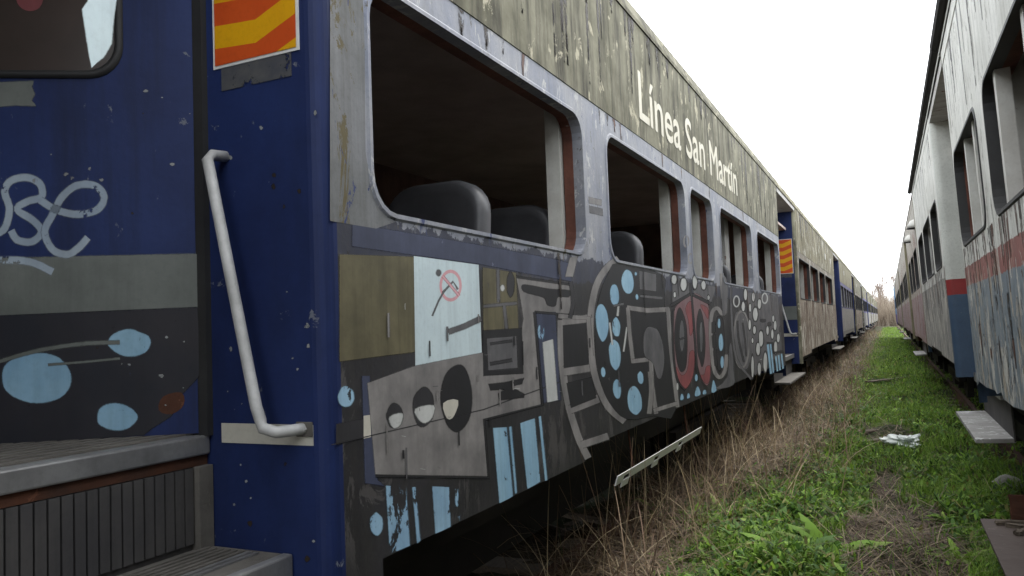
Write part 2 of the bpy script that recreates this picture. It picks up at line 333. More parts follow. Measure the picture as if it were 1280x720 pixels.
def track(xc, tilt=0):
    t = empty('railway_track', (xc, 0, 0)); tag(t, kind='structure')
    for s in (-1, 1):
        m = MB(); x = s*.86
        m.box((x-.035, -6, .0), (x+.035, 165, .125)); m.box((x-.07, -6, -.02), (x+.07, 165, .005)); m.build('rail', 'rust', t)
    me = None
    for k in range(60):
        y = -3+k*.62
        if me is None:
            o = MB().box((-1.3, -.12, -.16), (1.3, .12, -.02)).build('sleeper', 'timber', t); me = o.data
        else:
            o = bpy.data.objects.new('sleeper', me); COL.objects.link(o); o.parent = t
        o.location = (0, y, 0)

# ------------------------------------------------------------------ railway carriages
W = 2.9
def carriage(origin, sx, y0, y1, recess, windows, mats, lev, label, rot=0, near=False, panel=2.6, detail=2, group=None, lean_pts=None, skirt=None, name='passenger_carriage'):
    """sx = -1: body lies towards -x of its visible side, +1: towards +x. lev = heights of the bands."""
    root = empty(name, origin); root.rotation_euler = (0, R(rot), 0)
    tag(root, label, 'train carriage', group)
    Z = lev; D = .463
    P = lambda d, y, z: (sx*d, y, z)
    segs = []; a = y0
    for (ra, rb) in recess: segs.append((a, ra)); a = rb
    segs.append((a, y1))
    rc = .055
    for (a, b) in segs:
        if b-a < .05: continue
        ws = [w_ for w_ in windows if w_[0] > a-.01 and w_[1] < b+.01]
        # side sheet with real window openings; the skirt hangs lower beside the doors
        low = skirt(a, b) if skirt else [(a, Z['low']), (min(a+1.85, b), Z['low']), (min(a+1.85, b), Z['skirt']), (max(b-1.4, a), Z['skirt']), (max(b-1.4, a), Z['low']), (b, Z['low'])]
        if b-a < 3.4 and not skirt: low = [(a, Z['low']), (b, Z['low'])]
        ea, eb = a+rc, b-rc
        low = [(min(max(y, ea), eb), z) for y, z in low]
        outer = low+[(eb, Z['band']), (ea, Z['band'])]
        m = MB(); holes = [rrect(wa, wb, Z['sill'], Z['wtop'], .13 if near else .1, 5)[::-1] for wa, wb in ws]
        m.holed([outer]+holes, lambda p: P(0, p[0], p[1]))
        m.build('side_wall', mats['side'], root)
        # rounded corner posts at both ends
        for (yc, s_) in ((ea, -1), (eb, 1)):
            m = MB(); prof = [(rc-rc*math.cos(t), yc+s_*rc*math.sin(t)) for t in [math.pi/2*k/6 for k in range(7)]]
            zt = Z['roof']; zb = Z['low']-(.12 if not near else .16)
            for k in range(6):
                (d0, q0), (d1, q1) = prof[k], prof[k+1]
                m.quad(P(d0, q0, zb), P(d1, q1, zb), P(d1, q1, zt), P(d0, q0, zt))
            m.build('corner_post', mats['corner'] if not (near and s_ == -1 and 'corner0' in mats) else mats['corner0'], root, smooth=True)
        # fascia panels above the windows
        n = max(1, round((eb-ea)/panel)); 
        for k in range(n):
            p0 = ea+(eb-ea)*k/n; p1 = ea+(eb-ea)*(k+1)/n
            dd = random.uniform(-.0045, -.0025)
            MB().box(P(dd, p0+.003, Z['band']), P(.02, p1-.003, Z['roof'])).build('fascia_panel', mats['fascia'], root, bevel=.002 if detail > 1 and p0 < 20 else 0)
        # window surrounds: outer lip, inner reveal
        for (wa, wb) in ws:
            lo = rrect(wa, wb, Z['sill'], Z['wtop'], .13 if near else .1, 5); n_ = len(lo)
            li = rrect(wa+.014, wb-.014, Z['sill']+.014, Z['wtop']-.014, .12 if near else .09, 5)
            m = MB(); lip = [P(-.006, *p) for p in lo]+[P(-.006, *p) for p in li]+[P(.05, *p) for p in li]+[P(.0, *p) for p in rrect(wa-.008, wb+.008, Z['sill']-.008, Z['wtop']+.008, .135 if near else .105, 5)]
            fs = [(k, (k+1) % n_, n_+(k+1) % n_, n_+k) for k in range(n_)]+[(n_+k, n_+(k+1) % n_, 2*n_+(k+1) % n_, 2*n_+k) for k in range(n_)]+[(3*n_+k, 3*n_+(k+1) % n_, (k+1) % n_, k) for k in range(n_)]
            m.add(lip, fs); fr = m.build('window_frame', mats['frame'], root)
            rv = MB(); pts = [P(.05, *p) for p in li]+[P(.105, *p) for p in li]
            rv.add(pts, [(k, (k+1) % n_, n_+(k+1) % n_, n_+k) for k in range(n_)]); rv.build('window_reveal', mats['reveal'], root)
            # white inner lining post beside each opening
            if wb-wa > .8:
                for q in mats.get('posts', (1,)):
                    yy = wb-.03 if q == 1 else wa+(wb-wa)*q
                    MB().box(P(.112, yy-.02, Z['floor']), P(.19, yy+.03, 3.0)).build('lining_post', 'white' if q == 1 else 'lining', root)
    # inner lining between the openings (keeps the saloon dark)
    for (a, b) in segs:
        ws = sorted(w_ for w_ in windows if w_[0] > a-.01 and w_[1] < b+.01); cuts = [a+.02]+[c for w_ in ws for c in w_]+[b-.02]
        m = MB()
        for k in range(0, len(cuts), 2):
            if cuts[k+1]-cuts[k] > .02: m.box(P(.06, cuts[k]+.004, Z['sill']-.03), P(.105, cuts[k+1]-.004, Z['wtop']+.03))
        m.box(P(.06, a+.02, Z['wtop']+.03), P(.105, b-.02, Z['roof'])); m.box(P(.06, a+.02, Z['skirt']+.1), P(.105, b-.02, Z['sill']-.03))
        m.build('inner_lining', mats['reveal'], root)
    # roof, far side, ends, floor, ceiling
    m = MB(); prof = [(-.012, Z['roof']), (-.012, Z['roof']+.03)]+[(W*.5-(W*.5)*math.cos(t), Z['roof']+.03+.42*math.sin(t)**.8) for t in [math.pi*k/14 for k in range(15)]]+[(W, Z['roof'])]
    vs = [P(d, y, z) for y in (y0, y1) for d, z in prof]; n = len(prof)
    m.add(vs, [(k, k+1, n+k+1, n+k) for k in range(n-1)]+[tuple(range(n)), tuple(range(2*n-1, n-1, -1))]); m.build('roof', mats['fascia'], root)
    MB().box(P(W-.08, y0, Z['skirt']), P(W, y1, Z['roof'])).build('far_side_wall', 'inwall', root)
    for yy in (y0, y1-.06): MB().box(P(.12, yy, Z['skirt']), P(W-.09, yy+.06, Z['roof'])).build('end_wall', 'inwall', root)
    MB().box(P(.16, y0+.07, Z['roof']-.4), P(W-.09, y1-.07, Z['roof']-.36)).build('ceiling', 'ceiling', root)
    MB().box(P(.16+D, y0+.07, Z['floor']-.1), P(W-.09, y1-.07, Z['floor'])).build('floor', 'tread', root)
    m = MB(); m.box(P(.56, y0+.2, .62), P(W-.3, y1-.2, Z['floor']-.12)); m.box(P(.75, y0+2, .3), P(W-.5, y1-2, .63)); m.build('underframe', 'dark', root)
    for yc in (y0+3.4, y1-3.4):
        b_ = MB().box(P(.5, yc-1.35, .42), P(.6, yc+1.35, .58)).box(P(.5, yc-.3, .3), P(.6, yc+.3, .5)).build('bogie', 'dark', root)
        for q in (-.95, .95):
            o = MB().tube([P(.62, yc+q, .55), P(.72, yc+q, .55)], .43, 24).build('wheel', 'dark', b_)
    # door recesses
    for ri, (ra, rb) in enumerate(recess):
        zt = Z['roof']-.07
        zlow = Z['low']-(.16 if near else .12)
        for yy, s_, nm in ((ra, 1, 'near'), (rb, -1, 'far')):
            MB().box(P(rc-.001, yy, zlow), P(D, yy-s_*.02, Z['roof'])).build('door_jamb', mats['jamb'], root)
            MB().box(P(D-.03, yy, Z['floor']+.01), P(D+.03, yy+s_*.022, zt)).build('door_seal', 'rubber', root)
        MB().box(P(0, ra, zt), P(D+.05, rb, Z['roof']-.002)).build('lintel', 'lining', root)
        # stairs
        zs = Z['floor']; t1 = zs-.315; t2 = t1-.33
        m = MB().box(P(D, ra+.002, zs-.045), P(D-.02, rb-.002, zs+.012)).box(P(D+.12, ra+.002, zs+.001), P(D-.001, rb-.002, zs+.012)); m.build('sill_nosing', 'alu', root, bevel=.006)
        MB().box(P(D+.005, ra+.004, zs-.075), P(D-.008, rb-.004, zs-.046)).build('sill_bracket', 'rust', root)
        m = MB(); k = 0; yy = rb-.09
        if near and ri == 0:
            while yy > ra+.05:
                m.box(P(D-.002, yy, t1+.02), P(D-.012, yy+.028, zs-.078)); yy -= .034
        m.box(P(D+.02, ra+.004, t1), P(D-.001, rb-.06, zs-.076)); m.build('riser', 'riser', root)
        MB().box(P(D-.03, rb-.055, t1), P(D+.02, rb-.004, zs-.076)).build('riser_trim', 'tread', root)
        tr = MB().box(P(D+.02, ra+.004, t1-.025), P(.155, rb-.004, t1)).build('step', 'tread', root)
        for q in range(8):
            if near and ri == 0: MB().box(P(D-.03-q*.026, ra+.02, t1+.0005), P(D-.044-q*.026, rb-.03, t1+.006)).build('tread_rib', 'alu' if q > 5 else 'tread', tr)
        MB().box(P(.17, ra+.004, t1-.07), P(.135, rb-.004, t1+.004)).build('step_nosing', 'alu', tr, bevel=.006)
        MB().box(P(.2, ra+.004, t2-.02), P(.19, rb-.004, t1-.07)).build('riser', 'riser', root)
        st = MB().box(P(.2, ra+.03, t2-.03), P(-.035 if not near else -.01, rb-.03, t2)).build('step', mats.get('step', 'tread'), root, bevel=.004)
        # closed door leaves in every recess but the open first one
        if not (near and ri == 0):
            m = MB(); yc = (ra+rb)/2
            for (p, q) in ((ra+.02, yc-.004), (yc+.004, rb-.02)):
                m = MB(); m.holed([[(p, zs+.02), (q, zs+.02), (q, zt-.01), (p, zt-.01)], rrect(p+.15, q-.15, Z['sill'], Z['wtop']+.1, .1, 4)[::-1]], lambda c: P(D-.004, c[0], c[1]))
                dr = m.build('door', mats['door'], root)
                MB().holed([rrect(p+.15, q-.15, Z['sill'], Z['wtop']+.1, .1, 4)], lambda c: P(D+.004, c[0], c[1])).build('door_pane', 'glass', dr)
    return root, P, segs

LV = dict(low=.955, skirt=1.018, floor=1.333, sill=1.991, wtop=2.74, band=2.852, roof=3.622)
XL = -1.40
track(XL-W/2); track(.55+W/2)
LW = [(1.96, 3.864), (4.24, 6.17), (6.34, 7.25), (7.60, 9.52), (9.95, 12.07), (15.0, 17.1), (17.35, 19.3), (19.7, 21.4), (21.65, 24.3)]
ML1 = dict(side='side1', corner='blue', fascia='fascia', frame='side1', reveal='rustpost', jamb='blue', door='blue', posts=(1,))
car1, P1, _ = carriage((XL, 0, 0), -1, -3.1, 12.26, [(-.9, 1.739)], LW[:5], ML1, LV, 'nearest left carriage, covered in grey and pale blue graffiti, empty windows', near=True, skirt=lambda a, b: (
    [(a, .80), (1.97, .80), (1.97, .955), (3.71, .955), (3.71, 1.018), (10.6, 1.018), (10.6, .955), (b, .955)] if b > 5 else [(a, .955), (b, .955)]))

# ---- lettering on the fascia
def text_mesh(body, size, bold=.006):
    c = bpy.data.curves.new('lettering', 'FONT'); c.body = body; c.size = size; c.offset = bold; c.resolution_u = 6
    o = bpy.data.objects.new('lettering', c); COL.objects.link(o)
    dg = bpy.context.evaluated_depsgraph_get(); me = bpy.data.meshes.new_from_object(o.evaluated_get(dg))
    bpy.data.objects.remove(o); return me
me = text_mesh('L\u00ednea San Mart\u00edn', .47, 0)
co = np.array([v.co[:] for v in me.vertices]); lo, hi = co.min(0), co.max(0)
ya, yb = 3.55*1.4, 6.2*1.4; za = EYE+.975*1.4; hcap = .26*1.4
sxx = (yb-ya)/(hi[0]-lo[0])
tris = [tuple(q.vertices) for q in me.polygons]; used = sorted((min(co[v][0] for v in t), max(co[v][0] for v in t)) for t in tris)
cuts_ = []; mxx = used[0][1]
for a_, b_ in used:
    if a_-mxx > .09: cuts_.append((a_+mxx)/2)
    mxx = max(mxx, b_)
for wi in range(len(cuts_)+1):                                   # one raised word each
    l_ = cuts_[wi-1] if wi else -1e9; h_ = cuts_[wi] if wi < len(cuts_) else 1e9
    tw = [t for t in tris if l_ < co[t[0]][0] < h_]; tm = MB()
    for q, (dy, dz) in enumerate(((0, 0), (.014, 0), (.007, .006), (.007, -.006))):
        tm.add([(.0055+.0002*q, ya+(c_[0]-lo[0])*sxx+dy, za+c_[1]*.98+dz) for c_ in co], tw)
    o = tm.build('lettering', 'lettering', car1)
    for v_ in (1,):
        bm_ = bmesh.new(); bm_.from_mesh(o.data); bmesh.ops.delete(bm_, geom=[v for v in bm_.verts if not v.link_faces], context='VERTS'); bm_.to_mesh(o.data); bm_.free()

# ---- graffiti: thin coats of paint on the side sheet, traced as outlines on the wall plane
class Coat:
    """flat shapes laid on one plane, each level a fraction of a millimetre higher"""
    def __init__(s, mapper, normal, parent, step=.000014):
        s.map = mapper; s.n = np.array(normal); s.parent = parent; s.k = 0; s.step = step; s.name = 'graffiti_shape'; s.soft = 0
    def lvl(s): pass
    def put(s, mat, V, F, fade=None):
        s.k += 1; off = s.n*(.0006+s.step*s.k); o = MB().add([tuple(np.array(v)+off) for v in V], F).build(s.name, mat, s.parent)
        if fade: o.data.attributes.new('fade', 'FLOAT', 'POINT').data.foreach_set('value', fade)
        return o
    def sw(s, p): return s.soft if s.soft else min(max((1110-p[0])/170, .7), 3.4)      # width of the sprayed rim
    def poly(s, mat, pts, smooth=0):
        if smooth: pts = smooth_loop(pts, smooth)
        A = np.array(pts, float); t = np.roll(A, -1, 0)-np.roll(A, 1, 0); t /= np.linalg.norm(t, axis=1)[:, None]+1e-9
        nn = np.stack([t[:, 1], -t[:, 0]], -1); area = np.sum(A[:, 0]*np.roll(A[:, 1], -1)-np.roll(A[:, 0], -1)*A[:, 1])
        if area < 0: nn = -nn
        h = s.sw(A.mean(0))*.5; n = len(A); I = [np.array(s.map(p)) for p in A-nn*h]; O = [np.array(s.map(p)) for p in A+nn*h]
        s.put(mat, I+O, [tuple(t_) for t_ in tessellate_polygon([[Vector(tuple(p)) for p in I]])]+[(k, (k+1) % n, n+(k+1) % n, n+k) for k in range(n)], [0.]*n+[1.]*n)
    def ell(s, mat, c, rx, ry, rot=0):
        wob = [(p[0]+random.uniform(-.06, .06)*rx, p[1]+random.uniform(-.05, .05)*ry) for p in ell(c, rx, ry, rot, 12)]; s.poly(mat, wob, 3)
    def ring(s, mat, c, rx, ry, t, rot=0):
        a = ell(c, rx, ry, rot, 28); b = ell(c, rx-t, ry-t*1.3, rot, 28)
        P3 = [s.map(p) for p in a+b]; s.put(mat, P3, [(k, (k+1) % 28, 28+(k+1) % 28, 28+k) for k in range(28)])
    def line(s, mat, pts, wpx, smooth=0, taper=False):
        if smooth: pts = smooth_line(pts, smooth)
        m = len(pts); rows = [[], [], [], []]
        for i in range(m):
            a = np.array(pts[max(i-1, 0)], float); b = np.array(pts[min(i+1, m-1)], float); t = b-a; t /= (np.linalg.norm(t)+1e-9)
            nn = np.array([-t[1], t[0]]); p = np.array(pts[i], float); h = min(s.sw(p)*.5, wpx*.4)
            for r_, o_ in zip(rows, (wpx*.5+h, wpx*.5-h, -wpx*.5+h, -wpx*.5-h)): r_.append(s.map(p+nn*o_))
        s.put(mat, sum(rows, []), [(r_*m+i, r_*m+i+1, (r_+1)*m+i+1, (r_+1)*m+i) for r_ in range(3) for i in range(m-1)], [1.]*m+[0.]*(2*m)+[1.]*m)
M_loc = lambda p: tuple(np.array(on_x(p, XL))-np.array([XL, 0, 0]))       # pixel -> carriage-local point on the side sheet
C = Coat(M_loc, (1, 0, 0), car1)
A6 = lambda u, v: (380+.4444*u, 400+.4444*v)
B5 = lambda u, v: (440+.25*u, 320+.25*v)
B6 = lambda u, v: (700+.2778*u, 320+.2778*v)
B7 = lambda u, v: (840+.236*u, 330+.236*v)
# level 0: old paint patches
C.poly('g_navy', [(440, 278), (470, 284), (499, 289), (600, 306), (700, 325), (714, 330), (714, 352), (648, 340), (598, 330), (517, 319), (440, 308)])
C.poly('moss', [(414, -60), (450, -60), (454, 60), (455, 190), (462, 232), (478, 262), (492, 277), (470, 284), (440, 279), (414, 276)]); C.poly('g_olive', [(424, 318), (517, 321), (519, 440), (424, 452)])
C.poly('g_olive', [(603, 334), (645, 341), (648, 412), (604, 414)])
C.poly('g_navy', [(452, 470), (462, 470), (472, 600), (480, 608), (456, 604)])
C.poly('g_char', [(420, 530), (462, 522), (462, 546), (420, 556)]); C.poly('strip', [(456, 520), (461, 519), (462, 546), (456, 548)])
C.lvl()
C.soft = .4; C.poly('notice', [(517, 320), (598, 331), (602, 441), (519, 462)])
C.soft = 0
for (a, b) in (((622, 337), (623, 378)), ((604, 383), (646, 379)), ((630, 382), (633, 412))): C.line('g_mid', [a, b], 4)
C.ell('g_char', (638, 356), 5, 16); C.ell('g_white', (628, 360), 2.5, 4)
# first letter block
C.poly('g_grey', [(459, 479), (520, 457), (602, 441), (650, 428), (654, 398), (645, 346), (713, 356), (714, 393), (668, 389), (672, 450), (676, 507), (604, 524), (609, 596), (540, 598), (469, 593)])
C.lvl()
C.ring('n_pink', (563, 357), 14, 20, 3.2); C.line('g_mid', [(553, 366), (566, 352), (572, 362)], 2.4); C.line('n_pink', [(553, 345), (574, 370)], 3); C.ell('g_mid', (548, 341), 3.2, 4)
C.line('g_mid', [(560, 415), (580, 408), (601, 398)], 7); C.line('g_mid', [(540, 395), (548, 376), (556, 362)], 2)
C.ell('g_char', (493, 520), 10.5, 16); C.ell('g_char', (529, 509), 13.5, 25); C.ell('g_dark', (571, 499), 20, 43)
C.poly('g_dark', [(603, 413), (652, 410), (654, 467), (604, 470)]); 
C.poly('g_dark', [B5(850, 145), B5(900, 148), B5(990, 165), B5(1085, 172), B5(1082, 205), B5(1030, 205), B5(1015, 250), B5(975, 245), B5(955, 208), B5(860, 180)], 4)
C.poly('g_dark', [B5(680, 640), B5(760, 632), B5(860, 610), B5(850, 640), B5(800, 655), B5(860, 690), B5(860, 708), B5(735, 722), B5(730, 690), B5(760, 668), B5(690, 672)])
C.poly('g_navy', [(668, 391), (694, 390), (697, 440), (701, 500), (677, 504)])
C.line('g_dark', [(645, 346), (714, 356), (715, 394), (668, 390)], 3.0); C.line('g_dark', [(668, 390), (678, 506), (605, 525), (611, 597), (469, 595)], 3.5)
C.line('g_char', [(414, 556), (500, 536), (604, 512), (704, 476)], 1.2)
C.lvl()
C.poly('g_white', [A6(240, 272), A6(276, 262), A6(272, 292), A6(256, 304), A6(244, 296)], 3); C.poly('g_white', [A6(312, 250), A6(364, 240), A6(360, 274), A6(340, 290), A6(322, 280)], 3); C.poly('strip', [A6(394, 236), A6(430, 228), A6(418, 268), A6(404, 274)], 3)
C.poly('g_mid', [(608, 423), (645, 420), (647, 460), (610, 463)]); 
C.poly('g_white', [(678, 428), (691, 424), (697, 500), (684, 503)]); C.ell('g_bluef', (676, 415), 4, 10)
C.line('g_char', [(612, 430), (640, 426)], 3); C.line('g_char', [(612, 455), (640, 450)], 4)
# pale blue bars
for q in ([(616, 535), (633, 534), (641, 620), (624, 629)], [(636, 534), (639, 533), (646, 615), (643.5, 617)], [(650, 529), (668, 523), (675, 602), (659, 611)], [(673, 521), (676, 520), (684, 600), (681, 601)]): C.poly('g_blue', q)
for q in ([(482, 607), (507, 609), (512, 682), (487, 692)], [(515, 609), (519, 609), (525, 675), (521, 679)], [(540, 608), (561, 609), (563, 658), (544, 667)], [(568, 611), (572, 611), (574, 651), (570, 654)]): C.poly('g_bluef', q)
C.ell('g_bluef', (432, 496), 10, 13); C.ell('g_bluef', (470, 655), 8, 14)
# second letter: ladder and the big round one
C.line('g_grey', [(701, 400), (702, 450), (709, 500), (722, 545), (735, 573)], 9, 5)
C.line('g_grey', [(703, 403), (735, 398)], 10); C.line('g_grey', [(704, 464), (740, 458)], 12); C.line('g_grey', [(712, 512), (748, 498)], 11); C.line('g_grey', [(727, 556), (760, 545)], 9)
C.line('g_grey', [B6(262, 12), B6(205, 60), B6(160, 140), B6(137, 270), B6(138, 400), B6(152, 520), B6(185, 620), B6(225, 690), B6(290, 745)], 8.5, 6)
C.poly('g_dark', [B6(12, 312), B6(122, 300), B6(128, 488), B6(16, 505)]); C.poly('g_dark', [B6(28, 572), B6(142, 545), B6(162, 638), B6(48, 684)])
C.poly('g_dark', [B6(262, 30), B6(460, 85), B6(470, 220), B6(520, 690), B6(420, 720), B6(300, 735), B6(228, 670), B6(185, 580), B6(163, 480), B6(156, 380), B6(160, 260), B6(185, 150), B6(215, 80)], 3)
C.line('g_grey', [B5(1030, 300), B5(1180, 310), B5(1195, 500)], 6); C.poly('g_grey', [(706, 346), (712, 322), (722, 320), (716, 346)])
C.line('g_char', [(713, 352), (716, 378), (712, 398)], 5, 4)
C.lvl()
for (u, v, a, b) in ((188, 300, 28, 82), (244, 175, 20, 47), (303, 115, 28, 54), (252, 320, 18, 43), (246, 445, 27, 68), (193, 523, 10, 22), (256, 598, 18, 44), (361, 548, 13, 28), (335, 652, 32, 64), (345, 184, 6, 12), (340, 80, 5, 8)): C.ell('g_blue', B6(u, v), a*.2778, b*.2778, -4)
C.line('g_white', [B6(222, 300), B6(235, 400)], 2); C.line('g_white', [B6(300, 320), B6(285, 430)], 2); C.line('g_white', [B6(262, 220), B6(258, 270)], 2.5); C.line('g_mid', [B6(240, 225), B6(285, 215)], 3)
C.poly('g_mid', [B6(355, 66), B6(432, 82), B6(432, 160), B6(357, 150)]); C.line('g_mid', [B6(360, 180), B6(460, 190)], 3.5)
C.line('g_grey', [B6(300, 232), B6(390, 245), B6(490, 240)], 6); C.line('g_grey', [B6(304, 232), B6(312, 350), B6(328, 480)], 5); C.line('g_grey', [B6(322, 474), B6(412, 464)], 5.5); C.line('g_grey', [B6(408, 460), B6(412, 580), B6(432, 710)], 5.5); C.line('g_grey', [B6(484, 236), B6(500, 440), B6(528, 680)], 5)
C.line('g_grey', [B6(400, 710), B6(410, 610), B6(404, 520)], 6, 4); C.line('g_grey', [B6(420, 696), B6(528, 662)], 5)
C.poly('g_mid', smooth_loop([B6(400, 318), B6(440, 335), B6(462, 400), B6(468, 480), B6(455, 548), B6(435, 545), B6(415, 480), B6(380, 450), B6(374, 380), B6(382, 335)], 4))
# red pair
C.poly('g_mid', [B7(0, 60), B7(88, 100), B7(98, 150), B7(0, 215)]); C.poly('g_mid', [B7(112, 100), B7(235, 120), B7(205, 210), B7(112, 155)])
C.poly('g_pink', smooth_loop([B7(100, 158), B7(118, 300), B7(120, 470), B7(105, 600), B7(70, 662), B7(35, 620), B7(12, 520), B7(5, 380), B7(10, 250), B7(45, 200)], 4)); C.poly('g_pink', smooth_loop([B7(105, 165), B7(190, 215), B7(196, 330), B7(204, 540), B7(195, 630), B7(172, 636), B7(140, 560), B7(118, 430)], 4))
C.lvl()
C.poly('g_red', smooth_loop([B7(92, 470), B7(118, 470), B7(110, 590), B7(70, 662), B7(38, 622), B7(20, 545), B7(50, 590), B7(80, 560)], 4)); C.poly('g_red', smooth_loop([B7(180, 545), B7(202, 545), B7(194, 625), B7(170, 628), B7(150, 590), B7(170, 585)], 4)); C.poly('g_red', smooth_loop([B7(70, 235), B7(100, 200), B7(112, 330), B7(95, 380), B7(85, 300)], 4)); C.poly('g_red', smooth_loop([B7(150, 215), B7(188, 235), B7(190, 290), B7(172, 262)], 4))
C.ell('g_dark', B7(47, 405), 34*.236, 168*.236, -2); C.ell('g_dark', B7(152, 390), 23*.236, 148*.236, -2)
C.line('g_dark', [B7(-10, 222), B7(98, 158), B7(206, 212)], 4); C.line('g_dark', [B7(102, 160), B7(120, 400), B7(135, 620)], 2.5); C.line('g_dark', [B7(92, 100), B7(100, 158)], 3); C.line('g_dark', [B7(5, 240), B7(2, 400), B7(22, 600), B7(70, 670)], 2.5, 4)
for (u, v, a, b) in ((10, 82, 14, 24), (60, 108, 17, 33), (120, 96, 12, 34), (166, 112, 12, 24), (192, 178, 6, 13), (13, 163, 6, 14)):
    C.ell('g_dark', B7(u, v), a*.3, b*.29)
C.lvl()
for (u, v, a, b) in ((10, 82, 14, 24), (60, 108, 17, 33), (120, 96, 12, 34), (166, 112, 12, 24), (192, 178, 6, 13), (13, 163, 6, 14)): C.ell('g_white', B7(u, v), a*.22, b*.23)
C.ell('g_mid', B7(51, 380), 13*.236, 82*.236); C.ell('g_mid', B7(153, 385), 9*.236, 82*.236); C.line('g_dark', [B7(38, 400), B7(64, 390)], 2)
for q in ([B7(42, 720), B7(47, 690), B7(56, 692), B7(60, 715)], [B7(78, 712), B7(82, 686), B7(90, 688), B7(93, 706)], [B7(120, 700), B7(126, 660), B7(138, 650), B7(150, 690)], [B7(162, 690), B7(166, 670), B7(176, 668), B7(180, 686)], [B7(208, 680), B7(214, 625), B7(222, 620), B7(234, 668)]): C.poly('g_blue', q, 3)
C.ell('g_blue', B7(127, 603), 1.8, 4.4); C.ell('g_white', B7(27, 650), 1.3, 4.5)
# grey figures further on
C.line('g_grey', [B7(262, 50), B7(265, 130), B7(272, 200), B7(280, 255), B7(262, 262), B7(240, 235), B7(215, 250), B7(203, 320), B7(208, 450), B7(222, 560), B7(250, 600), B7(280, 560), B7(285, 480)], 5.0, 5)
C.poly('g_mid', [B7(270, 60), B7(294, 110), B7(290, 250), B7(268, 270), B7(262, 160)], 3)
C.poly('g_mid', [B7(300, 440), B7(315, 430), B7(325, 560), B7(325, 640), B7(230, 660), B7(290, 600)], 3)
C.ell('g_dark', B7(250, 420), 30*.236, 150*.236); C.poly('g_dark', [B7(208, 310), B7(226, 300), B7(230, 360), B7(208, 368)]); C.poly('g_dark', [B7(208, 380), B7(230, 372), B7(232, 440), B7(214, 446)]); C.poly('g_dark', [B7(216, 460), B7(234, 452), B7(240, 545), B7(224, 540)])
C.poly('g_mid', smooth_loop([B7(345, 250), B7(385, 275), B7(410, 380), B7(412, 520), B7(385, 560), B7(350, 520), B7(330, 400), B7(328, 290)], 4)); C.ring('g_grey', B7(368, 400), 11, 37, 2.2); C.line('g_char', [B7(345, 300), B7(352, 400), B7(380, 520)], 2.0, 4); C.line('g_char', [B7(372, 310), B7(385, 400), B7(392, 490)], 1.8, 4)
C.line('g_mid', [B7(312, 125), B7(316, 300), B7(340, 500), B7(420, 610)], 3, 4)
C.poly('g_mid', [B7(400, 150), B7(560, 170), B7(590, 540), B7(530, 500), B7(440, 590), B7(415, 560), B7(408, 400)])
C.lvl()
C.ell('g_blue', B7(258, 416), 12*.236, 45*.236); C.ell('g_blue', B7(264, 520), 9*.236, 32*.236); C.ell('g_blue', B7(248, 315), 7*.236, 25*.236)
C.ring('g_white', B7(340, 198), 4.2, 7.5, 1.4); C.ring('g_white', B7(490, 182), 4, 7, 1.3)
for (u, v, a, b) in ((388, 162, 9, 30), (376, 225, 9, 26), (412, 232, 6, 22), (462, 212, 10, 26), (440, 266, 13, 36), (410, 322, 7, 28), (435, 350, 8, 22), (470, 396, 12, 42), (455, 450, 11, 34), (425, 405, 5, 14), (425, 545, 7, 60), (461, 556, 9, 34), (493, 520, 11, 52), (505, 352, 7, 24), (530, 372, 7, 26), (545, 326, 8, 26), (562, 392, 8, 24), (548, 442, 9, 34), (515, 318, 8, 10), (480, 300, 12, 8), (430, 175, 8, 24), (535, 290, 6, 18), (572, 345, 5, 14)):
    C.ell('g_char', B7(u, v), a*.31, b*.275); 
C.lvl()
for (u, v, a, b) in ((388, 162, 9, 30), (376, 225, 9, 26), (412, 232, 6, 22), (462, 212, 10, 26), (440, 266, 13, 36), (410, 322, 7, 28), (435, 350, 8, 22), (470, 396, 12, 42), (455, 450, 11, 34), (425, 405, 5, 14), (425, 545, 7, 60), (461, 556, 9, 34), (493, 520, 11, 52), (505, 352, 7, 24), (530, 372, 7, 26), (545, 326, 8, 26), (562, 392, 8, 24), (548, 442, 9, 34), (430, 175, 8, 24), (535, 290, 6, 18)):
    C.ell('g_white', B7(u, v), a*.22, b*.225)
for q in ([B7(500, 425), B7(512, 424), B7(528, 580), B7(518, 583)], [B7(517, 424), B7(526, 424), B7(540, 574), B7(532, 578)], [B7(545, 490), B7(553, 488), B7(562, 566), B7(553, 570)], [B7(558, 484), B7(568, 482), B7(576, 560), B7(567, 564)], [B7(575, 478), B7(583, 476), B7(592, 552), B7(583, 556)]): C.poly('g_blue', q)
C.line('g_dark', [B7(500, 420), B7(530, 418), B7(535, 470), B7(590, 462)], 3)
sr = random.Random(5)
for q in range(22):                                    # paint runs
    px = sr.uniform(480, 950); sc_ = (1110-px)/500; py = 395+(1110-px)*sr.uniform(-.02, .28); C.line(sr.choice(('g_mid', 'g_grey', 'g_char', 'g_dark')), [(px, py), (px+.6, py+sr.uniform(8, 34)*sc_)], sr.uniform(1.0, 2.2)*sc_)
C.name = 'scratch'
for q in range(34):
    px = sr.uniform(470, 960); py = 395+(1110-px)*sr.uniform(-.12, .34); l = sr.uniform(2, 9)*(1110-px)/500; an = sr.choice((0, 0, 1.57, 1.4, .3)); dx, dy = math.cos(an)*l, math.sin(an)*l*.8
    if py > 395-(1110-px)*.15: C.line(sr.choice(('g_white', 'g_mid', 'g_dark', 'g_grey')), [(px, py), (px+dx*.5+sr.uniform(-1, 1), py+dy*.5), (px+dx, py+dy+sr.uniform(-1, 1))], sr.uniform(.35, .7))
